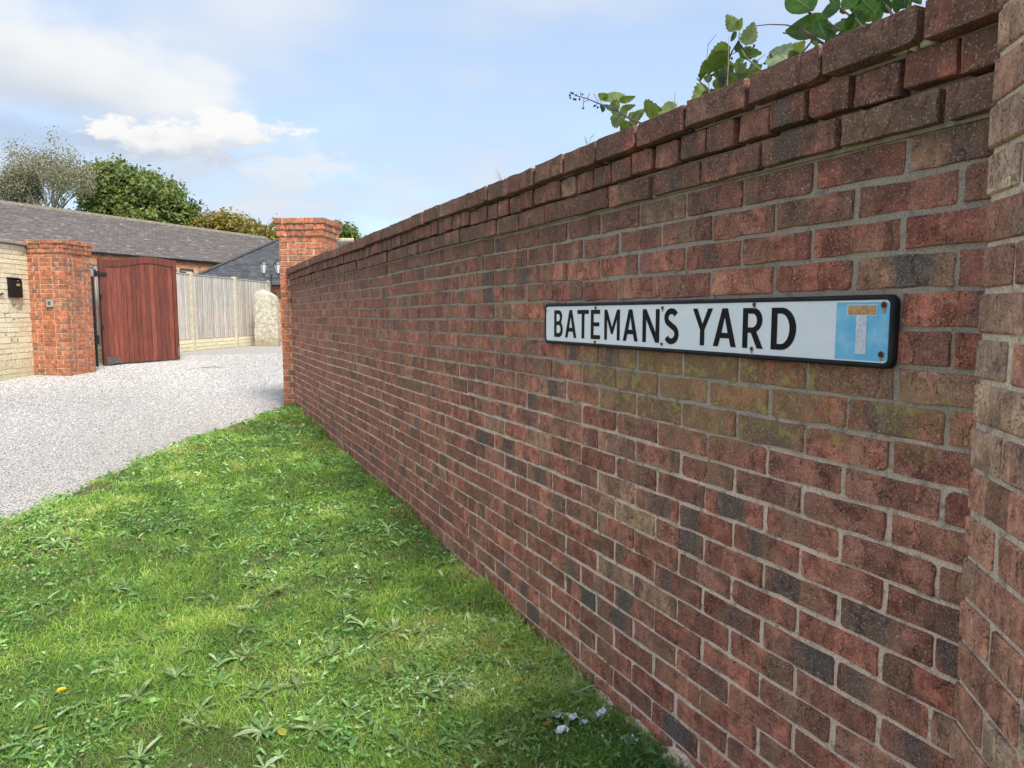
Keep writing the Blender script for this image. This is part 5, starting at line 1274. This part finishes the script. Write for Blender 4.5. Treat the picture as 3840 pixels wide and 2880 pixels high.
nt.link(bs.outputs[0], mx.inputs[1]); nt.link(tr.outputs[0], mx.inputs[2]); nt.link(mx.outputs[0], nt.n['Material Output'].inputs[0]); M_blade = m
def blades(n, seed, name, hmin, hmax, wid, pw, lean):
    r = np.random.default_rng(seed); xy = sample_lawn(n, seed, pw); x, y = xy[:, 0], xy[:, 1]
    tn = lawn_tone(x, y); d = np.hypot(x - CAM.x, y)
    z = lawn_z(x, y) - 0.004
    tall = 0.5 * vnoise(x + 9, y, 2.6, 5) + 0.5 * vnoise(x + 9, y, 9.0, 15); h = (hmin + (hmax - hmin) * r.random(n) ** 1.5) * (0.35 + 1.35 * tall)
    h = h * np.clip(0.55 + (x - edge_x(y)) * 3.0, 0.55, 1.0) * np.where(x > -0.06, 1.0 + 1.2 * vnoise(x * 0 + 3, y, 5.0, 41), 1.0)
    wd = wid * r.uniform(0.7, 1.4, n) * np.clip(d / 3.0, 0.8, 2.6)
    a = r.uniform(0, 2 * np.pi, n) ; swirl = vnoise(x + 9, y, 3.0, 7) * 6.28; la = swirl + r.normal(size=n) * 2.2
    side = np.stack([np.cos(a), np.sin(a), np.zeros(n)], 1) * wd[:, None] * 0.5
    ln = lean * r.uniform(0.3, 1.9, n)
    ld_ = np.stack([np.cos(la), np.sin(la), np.zeros(n)], 1) * (h * ln)[:, None]
    b0 = np.stack([x, y, z], 1); m_ = b0 + ld_ * 0.35; m_[:, 2] += h * 0.62; t_ = b0 + ld_; t_[:, 2] += h * np.clip(1.05 - 0.35 * ln, 0.3, 1)
    V = np.stack([b0 - side, b0 + side, m_ - side * 0.8, m_ + side * 0.8, t_], 1).reshape(-1, 3)
    bi = np.arange(n)[:, None] * 5; F = np.concatenate([bi + np.array([0, 1, 3]), bi + np.array([0, 3, 2]), bi + np.array([2, 3, 4])])
    dp = 0.6 * vnoise(x + 9, y, 1.9, 6) + 0.4 * vnoise(x + 9, y, 6.5, 16); dry = r.random(n) < 0.04 + 1.8 * np.clip(0.36 - dp, 0, 1) + 0.30 * np.clip(1 - np.abs(x + 0.22) / 0.18, 0, 1) * (vnoise(x + 9, y, 1.2, 26) > 0.5)
    tone = np.clip(0.50 + 1.5 * (tn - 0.5) + r.normal(size=n) * 0.15, 0.2, 1.0); tone[dry] = r.uniform(0, 0.16, dry.sum())
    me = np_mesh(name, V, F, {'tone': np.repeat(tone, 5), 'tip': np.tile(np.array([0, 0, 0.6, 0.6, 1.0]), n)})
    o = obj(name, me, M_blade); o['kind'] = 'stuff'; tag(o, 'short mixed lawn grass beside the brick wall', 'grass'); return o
blades(300000, 101, 'grass', 0.014, 0.050, 0.0030, 1.35, 0.95)
# ground cover: small round and oval leaves of clover and daisies
M_cover = leaf_mat('ground_cover_leaf', [(0, (0.09, 0.195, 0.065)), (0.5, (0.165, 0.325, 0.095)), (0.85, (0.29, 0.46, 0.16)), (1, (0.46, 0.58, 0.36))], 'GEOMETRY', 0.3, 0.42, 0.5)
n = 36000; r = np.random.default_rng(55); xy = sample_lawn(n * 2, 55, 1.3); den_ = 0.6 * vnoise(xy[:, 0] + 9, xy[:, 1], 2.2, 8) + 0.4 * vnoise(xy[:, 0] + 9, xy[:, 1], 7.0, 18); xy = xy[r.random(len(xy)) < np.clip((den_ - 0.30) * 2.2, 0.06, 1)][:n]; n = len(xy); x, y = xy.T
d = np.hypot(x - CAM.x, y); L = r.uniform(0.004, 0.011, n) * np.clip(d / 4, 0.9, 1.8)
big_ = r.random(n) < 0.24; L[big_] *= r.uniform(1.6, 4.0, big_.sum())
nv = np.stack([r.normal(size=n) * 0.6, r.normal(size=n) * 0.6, np.ones(n)], 1); nv /= np.linalg.norm(nv, axis=1)[:, None]
t_ = np.cross(nv, r.normal(size=(n, 3))); t_ /= np.linalg.norm(t_, axis=1)[:, None]; b_ = np.cross(nv, t_)
c0 = np.stack([x, y, lawn_z(x, y) + r.uniform(0.004, 0.034, n)], 1); W = L * np.where(big_, r.uniform(0.16, 0.36, n), r.uniform(0.35, 0.85, n))
V = np.stack([c0 + t_ * (L * px_)[:, None] + b_ * (W * py_)[:, None] + nv * (L * pz_)[:, None] for px_, py_, pz_ in ((-1, 0, -0.3), (-0.3, -0.8, 0.05), (0.45, -0.9, 0.1), (1, 0, -0.25), (0.45, 0.9, 0.1), (-0.3, 0.8, 0.05))], 1).reshape(-1, 3)
tn = np.repeat(np.clip(lawn_tone(x, y) + r.normal(size=n) * 0.25, 0, 1), 6)
o = obj('ground_cover', np_mesh('ground_cover', V, np.arange(n * 6).reshape(-1, 6), {'tone': tn}), M_cover); tag(o, 'low clover and small leaved weeds spread through the lawn', 'ground cover', kind='stuff')

# rosettes of dandelion and hawkbit leaves
def weed_leaf(seed, kind):
    rn = random.Random(seed); V, uv = [], []; n = 14; up_ = rn.uniform(0.10, 0.5); droop = rn.uniform(0.3, 0.75); yaw = rn.uniform(-0.15, 0.15)
    for i in range(n + 1):
        f = i / n
        w_ = (0.028 + 0.075 * f ** 0.9) * (1 if f < 0.8 else math.sqrt(max(0, 1 - ((f - 0.8) / 0.2) ** 2)))
        if kind == 'dandelion' and 1 < i < n - 1: w_ *= (1.35 if i % 2 else 0.62)
        if kind == 'plantain': w_ = 0.014 + 0.082 * math.sin(math.pi * f ** 1.25) ** 0.9 * (f > 0.12)
        w_ = max(w_, 0.004); zc = up_ * f - droop * f * f * 0.7
        for s_ in (-1, 0, 1): V.append((f * 0.95, s_ * w_ + yaw * f * f, zc + abs(s_) * w_ * 0.35 + rn.uniform(-0.006, 0.006))); uv.append((f, s_ * 0.5))
    F = [(i * 3 + k, i * 3 + k + 1, (i + 1) * 3 + k + 1, (i + 1) * 3 + k) for i in range(n) for k in range(2)]
    return np_mesh('leaf', np.array(V), np.array(F), uv=np.array(uv), smooth=True)
M_weed = leaf_mat('weed_leaf', [(0, (0.085, 0.165, 0.060)), (0.5, (0.165, 0.270, 0.090)), (0.85, (0.25, 0.36, 0.14)), (1, (0.38, 0.46, 0.25))], 'OBJECT', 0.25, 0.38, 0.55, True)
WL_ = {k: [weed_leaf(200 + i + (50 if k == 'plantain' else 0), k) for i in range(6)] for k in ('dandelion', 'plantain')}
for k in WL_:
    for me in WL_[k]: me.materials.append(M_weed)
def rosette(x, y, kind, size, nl, seed, label, group):
    rn = random.Random(seed); z = float(lawn_z(np.array([x]), np.array([y]))[0]) + 0.012
    t = thing(kind + '_plant', (x, y, z), label, 'weed', group)
    nl += 4
    for k in range(nl):
        o = bpy.data.objects.new('leaf', WL_[kind][rn.randrange(6)]); COL.objects.link(o); s_ = min(size, 0.095) * rn.uniform(0.45, 1.05)
        o.location = (x, y, z); o.rotation_euler = (rn.uniform(-0.25, 0.25), rn.uniform(-0.5, 0.02), 2 * math.pi * k / nl + rn.uniform(-0.4, 0.4)); o.scale = (s_, s_ * rn.uniform(0.8, 1.15), s_)
        o['tone'] = min(1, max(0, rn.gauss(0.68, 0.24))); put(o, t)
    return t
def ground_px(px, py):
    v = ray(px, py); lo, hi = 0.5, 200
    for _ in range(60):
        m_ = (lo + hi) / 2; p = CAM + v * m_
        if p.z > gz(p.y) + LAWN_DZ: lo = m_
        else: hi = m_
    return CAM + v * lo
rn = random.Random(91)
hand = [(555, 1500, 'dandelion', .15, 11), (640, 1490, 'dandelion', .13, 10), (570, 1590, 'plantain', .14, 9), (515, 1440, 'dandelion', .11, 9), (420, 1420, 'dandelion', .10, 9), (320, 1390, 'plantain', .09, 8), (105, 1510, 'dandelion', .14, 10), (170, 1530, 'dandelion', .12, 9), (300, 1645, 'plantain', .12, 9), (680, 1590, 'plantain', .10, 8),
        (850, 1370, 'plantain', .13, 14), (795, 1410, 'dandelion', .11, 9), (730, 1300, 'dandelion', .10, 8), (765, 1250, 'dandelion', .09, 8), (905, 1420, 'plantain', .10, 8), (920, 1480, 'dandelion', .11, 9), (960, 1540, 'plantain', .13, 9), (1050, 1440, 'plantain', .11, 10), (1130, 1450, 'plantain', .10, 8), (1120, 1610, 'dandelion', .12, 10), (820, 1590, 'dandelion', .13, 10), (760, 1540, 'dandelion', .12, 9),
        (1240, 1500, 'plantain', .09, 7), (1290, 1570, 'plantain', .09, 8), (960, 1250, 'plantain', .09, 9), (600, 1290, 'dandelion', .09, 8), (690, 1200, 'dandelion', .09, 8), (560, 1180, 'dandelion', .08, 8), (480, 1230, 'dandelion', .08, 8), (250, 1290, 'dandelion', .09, 8), (130, 1330, 'dandelion', .10, 8), (60, 1610, 'dandelion', .13, 9), (430, 1550, 'dandelion', .10, 8), (380, 1480, 'plantain', .09, 8), (1000, 1620, 'plantain', .11, 9), (880, 1640, 'dandelion', .12, 9), (1185, 1560, 'plantain', .08, 7)]
for i in range(24):
    hand.append((rn.uniform(60, 1150), rn.uniform(1080, 1640), rn.choice(['dandelion', 'plantain']), rn.uniform(.06, .10), 8))
cnt = 0
for i, (px_, py_, kd, sz, nl) in enumerate(hand):
    p = ground_px(px_, py_)
    if p.x > -0.05 or p.x < edge_x(p.y) + 0.1: continue
    near = p.x > -0.55
    lab = {'dandelion': ('toothed leaf rosette in the lawn close to the foot of the wall', 'toothed leaf rosette growing out in the open lawn'), 'plantain': ('smooth leaved plantain in the lawn close to the foot of the wall', 'smooth leaved plantain growing out in the open lawn')}[kd][0 if near else 1]
    rosette(p.x, p.y, kd, sz, nl, 300 + i, lab, ('rosettes' if kd == 'dandelion' else 'plantains') + (' by the wall' if near else ' in the open lawn'))

# many small leaf rosettes that cannot be counted: one mass
rn = random.Random(410); WV, WF, WT = [], [], []; off = 0
cand = sample_lawn(520, 77, 1.0); keep = vnoise(cand[:, 0] + 9, cand[:, 1], 1.6, 9) > 0.38
for (x, y) in cand[keep][:330]:
    kd = 'dandelion' if rn.random() < 0.6 else 'plantain'; sz = rn.uniform(0.03, 0.085) * (1.0 if y < 4 else 1.25); z = float(lawn_z(np.array([x]), np.array([y]))[0]) + rn.uniform(0.004, 0.018)
    nl = rn.randint(6, 12); tb = rn.uniform(0.25, 0.95)
    for k in range(nl):
        me = WL_[kd][rn.randrange(6)]; co = np.empty(len(me.vertices) * 3, np.float32); me.vertices.foreach_get('co', co); co = co.reshape(-1, 3) * (sz * rn.uniform(0.5, 1.1))
        a = 2 * math.pi * k / nl + rn.uniform(-0.5, 0.5); t_ = rn.uniform(-0.1, 0.55); X = co[:, 0] * math.cos(t_) - co[:, 2] * math.sin(t_); Z = co[:, 0] * math.sin(t_) + co[:, 2] * math.cos(t_)
        WV.append(np.stack([X * math.cos(a) - co[:, 1] * math.sin(a) + x, X * math.sin(a) + co[:, 1] * math.cos(a) + y, Z + z], 1))
        fi = np.empty(len(me.loops), np.int32); me.loops.foreach_get('vertex_index', fi); WF.append(fi.reshape(-1, 4) + off); off += len(co); WT.append(np.full(len(co), min(1, max(0, rn.gauss(tb, 0.15)))))
o = obj('lawn_weeds', np_mesh('lawn_weeds', np.concatenate(WV), np.concatenate(WF), {'tone': np.concatenate(WT)}, smooth=True), M_cover); tag(o, 'scattered small weed leaves mixed into the lawn', 'weeds', kind='stuff')

# yellow flower, fallen leaves, litter, dry seed head
M_yel = simple('yellow_petal', (0.80, 0.60, 0.02), 0.6, var=0.2, scale=200)
p = ground_px(131, 1520); fl = thing('dandelion_flower', (p.x, p.y, p.z), 'single yellow dandelion flower in the lawn', 'flower')
MB().tube([Vector((p.x, p.y, p.z - 0.01)), Vector((p.x + 0.005, p.y, p.z + 0.045))], 0.0015, 5).build('stem', M_gstem, fl)
pet = MB(); c_ = Vector((p.x + 0.005, p.y, p.z + 0.045))
for k in range(26):
    a = k * 2.4; r0_ = 0.016 * math.sqrt((k + 2) / 28); d = Vector((math.cos(a), math.sin(a), 0)); s_ = Vector((-math.sin(a), math.cos(a), 0)) * 0.003
    pet.add([c_ + s_ * 0.4, c_ - s_ * 0.4, c_ + d * r0_ - s_ + AZ * (0.012 - r0_ * 0.45), c_ + d * r0_ + s_ + AZ * (0.012 - r0_ * 0.45)], [(0, 1, 2, 3)])
pet.build('petals', M_yel, fl)
M_fall = leaf_mat('fallen_leaf', [(0, (0.34, 0.20, 0.05)), (0.5, (0.40, 0.36, 0.06)), (1, (0.46, 0.50, 0.09))], 'OBJECT', 0.3, 0.6, 0.3, True)
fme = [leaf_mesh('laurel', 400 + i) for i in range(3)]
for me in fme: me.materials.append(M_fall)
for i, (px_, py_, tn, l, lab) in enumerate([(575, 1060, 0.4, .05, None), (204, 1162, .1, .05, 'brown yellow fallen leaf on the lawn nearer the gravel edge'), (618, 1606, .8, .06, 'bright green yellow fallen leaf near the largest rosettes'), (905, 1410, .75, .06, 'yellow green fallen leaf beside the plantain near the wall'), (90, 1590, .7, .07, 'lime fallen leaf in the near corner of the lawn'), (1110, 1490, .6, .05, 'pale yellow fallen leaf near the foot of the wall'), (1190, 1575, .1, .05, 'curled brown fallen leaf beside the white litter')]):
    if lab is None: continue
    p = ground_px(px_, py_); o = obj('fallen_leaf', fme[i % 3], None, None, Vector((p.x, p.y, p.z + 0.03))); o.rotation_euler = (rn.uniform(-0.4, 0.4), rn.uniform(-0.3, 0.3), rn.uniform(0, 6)); l *= 0.75; o.scale = (l, l * 1.1, l); o['tone'] = tn
    tag(o, lab, 'leaf', 'fallen leaves on the lawn', 'thing')
M_paper = simple('white_scrap', (0.72, 0.72, 0.74), 0.6, var=0.1, scale=60)
for i, (px_, py_, s_, lab) in enumerate([(1208, 1556, .022, 'crumpled white paper scrap, left end of the litter by the wall'), (1232, 1562, .026, 'largest crumpled white paper scrap in the litter by the wall'), (1214, 1588, .022, 'white paper scrap lying nearest the camera in the litter'), (1297, 1552, .022, 'folded white paper scrap tucked against the foot of the wall'), (1262, 1572, .014, 'tiny white paper scrap between the larger scraps'), (1360, 1612, .024, 'torn white paper strip at the foot of the wall near the frame edge')]):
    p = ground_px(px_, py_); rn2 = random.Random(500 + i); V, F = [], []; N = 5
    for a in range(N):
        for b in range(N): V.append((p.x + (a / 4 - 0.5) * s_ * 2 * rn2.uniform(0.8, 1.1), p.y + (b / 4 - 0.5) * s_ * 1.4 * rn2.uniform(0.8, 1.1), p.z + 0.022 + rn2.uniform(-0.5, 0.5) * s_ * 0.8))
    F = [(a * N + b, a * N + b + 1, (a + 1) * N + b + 1, (a + 1) * N + b) for a in range(N - 1) for b in range(N - 1)]
    o = obj('paper_scrap', py_mesh('paper_scrap', V, F), M_paper); md = o.modifiers.new('solid', 'SOLIDIFY'); md.thickness = 0.0008
    tag(o, lab, 'litter', 'white litter by the wall', 'thing')
p = ground_px(1302, 1530); dk = thing('dock_stem', (-0.03, p.y, gz(p.y) + LAWN_DZ), 'dry brown dock seed head against the foot of the wall', 'weed')
bz = gz(p.y) + LAWN_DZ
MB().tube([Vector((-0.03, p.y, bz)), Vector((-0.025, p.y + 0.005, bz + 0.09)), Vector((-0.02, p.y + 0.01, bz + 0.17))], [0.0025, 0.002, 0.001], 5).build('stem', M_straw, dk)
sd_ = MB()
for k in range(60):
    f = rn.random(); c_ = Vector((-0.024 + rn.gauss(0, 0.006), p.y + 0.006 + rn.gauss(0, 0.010), bz + 0.08 + 0.10 * f)); sd_.ball(c_, 0.0035, 5, 3, (1, 1, 0.6))
o = sd_.build('seed_head', simple('dry_seed', (0.36, 0.22, 0.08), 0.9, var=0.4, scale=300), dk); o['kind'] = 'stuff'

# ------------------------------------------------------------------ loose gravel
r = np.random.default_rng(808); n = 130000
Y_ = 4.0 + 13.5 * r.random(n * 3) ** 1.35; X_ = r.uniform(-7.5, 4.0, n * 3)
az_ = np.degrees(np.arctan2(X_ - CAM.x, Y_)); ok = (az_ > -22) & (X_ < edge_x(np.minimum(Y_, 9.1)) + np.where(Y_ > 9.1, 9.0, 0.03)) & ((Y_ < 9.3) | (az_ < 9)) 
ok &= ((X_ - SE.x) * snrm.x + (Y_ - SE.y) * snrm.y > 0.01) | (Y_ > 14.2)
X_, Y_ = X_[ok][:n], Y_[ok][:n]; n = len(X_)
octa = np.array([(1, 0, 0), (-1, 0, 0), (0, 1, 0), (0, -1, 0), (0, 0, 1), (0, 0, -1)], float)
of = np.array([(0, 2, 4), (2, 1, 4), (1, 3, 4), (3, 0, 4), (2, 0, 5), (1, 2, 5), (3, 1, 5), (0, 3, 5)])
D_ = np.hypot(X_ - CAM.x, Y_); sz = r.uniform(0.004, 0.0095, n) * np.clip(D_ / 8, 0.9, 1.5)
S_ = np.stack([sz * r.uniform(0.8, 1.4, n), sz * r.uniform(0.7, 1.1, n), sz * r.uniform(0.45, 0.8, n)], 1)
V = octa[None] * (1 + r.uniform(-0.25, 0.25, (n, 6, 1))) * S_[:, None, :] + r.normal(size=(n, 6, 3)) * (sz * 0.12)[:, None, None]
th = r.uniform(0, 2 * np.pi, n); c_, s_ = np.cos(th)[:, None], np.sin(th)[:, None]
V = np.stack([V[..., 0] * c_ - V[..., 1] * s_, V[..., 0] * s_ + V[..., 1] * c_, V[..., 2]], 2)
V += np.stack([X_, Y_, np.interp(Y_, GYn, GZn) + sz * 0.35], 1)[:, None, :]
m, nt, bs = new_mat('gravel_stone'); t = nt.attr('tone')
c = nt.ramp(t, [(0, (0.22, 0.21, 0.205)), (0.10, (0.33, 0.315, 0.305)), (0.4, (0.42, 0.405, 0.395)), (0.75, (0.49, 0.475, 0.46)), (1.0, (0.60, 0.585, 0.57))])
nt.link(c, bs.inputs['Base Color']); bs.inputs['Roughness'].default_value = 0.85
o = obj('gravel', np_mesh('gravel', V.reshape(-1, 3), (np.arange(n)[:, None, None] * 6 + of[None]).reshape(-1, 3), {'tone': np.repeat(np.clip(r.random(n) * 0.75 + 0.5 * (vnoise(X_ + 20, Y_ * 0.5, 0.9, 31) - 0.25), 0, 1), 6)}), m)
tag(o, 'loose pale grey and white gravel covering the drive', 'gravel', kind='stuff')
# a dead stick lying on the drive
p = at(458, 796, 1); v = ray(458, 796); lo, hi = 1, 60
for _ in range(50):
    m_ = (lo + hi) / 2
    if (CAM + v * m_).z > gz((CAM + v * m_).y): lo = m_
    else: hi = m_
p = CAM + v * lo
o = MB().tube([p + Vector((-0.2, 0.02, 0.02)), p + Vector((0.0, 0, 0.03)), p + Vector((0.22, -0.03, 0.02))], [0.005, 0.007, 0.004], 6).build('stick', M_bark)
tag(o, 'short dark stick lying on the gravel in front of the gate', 'stick', kind='thing')
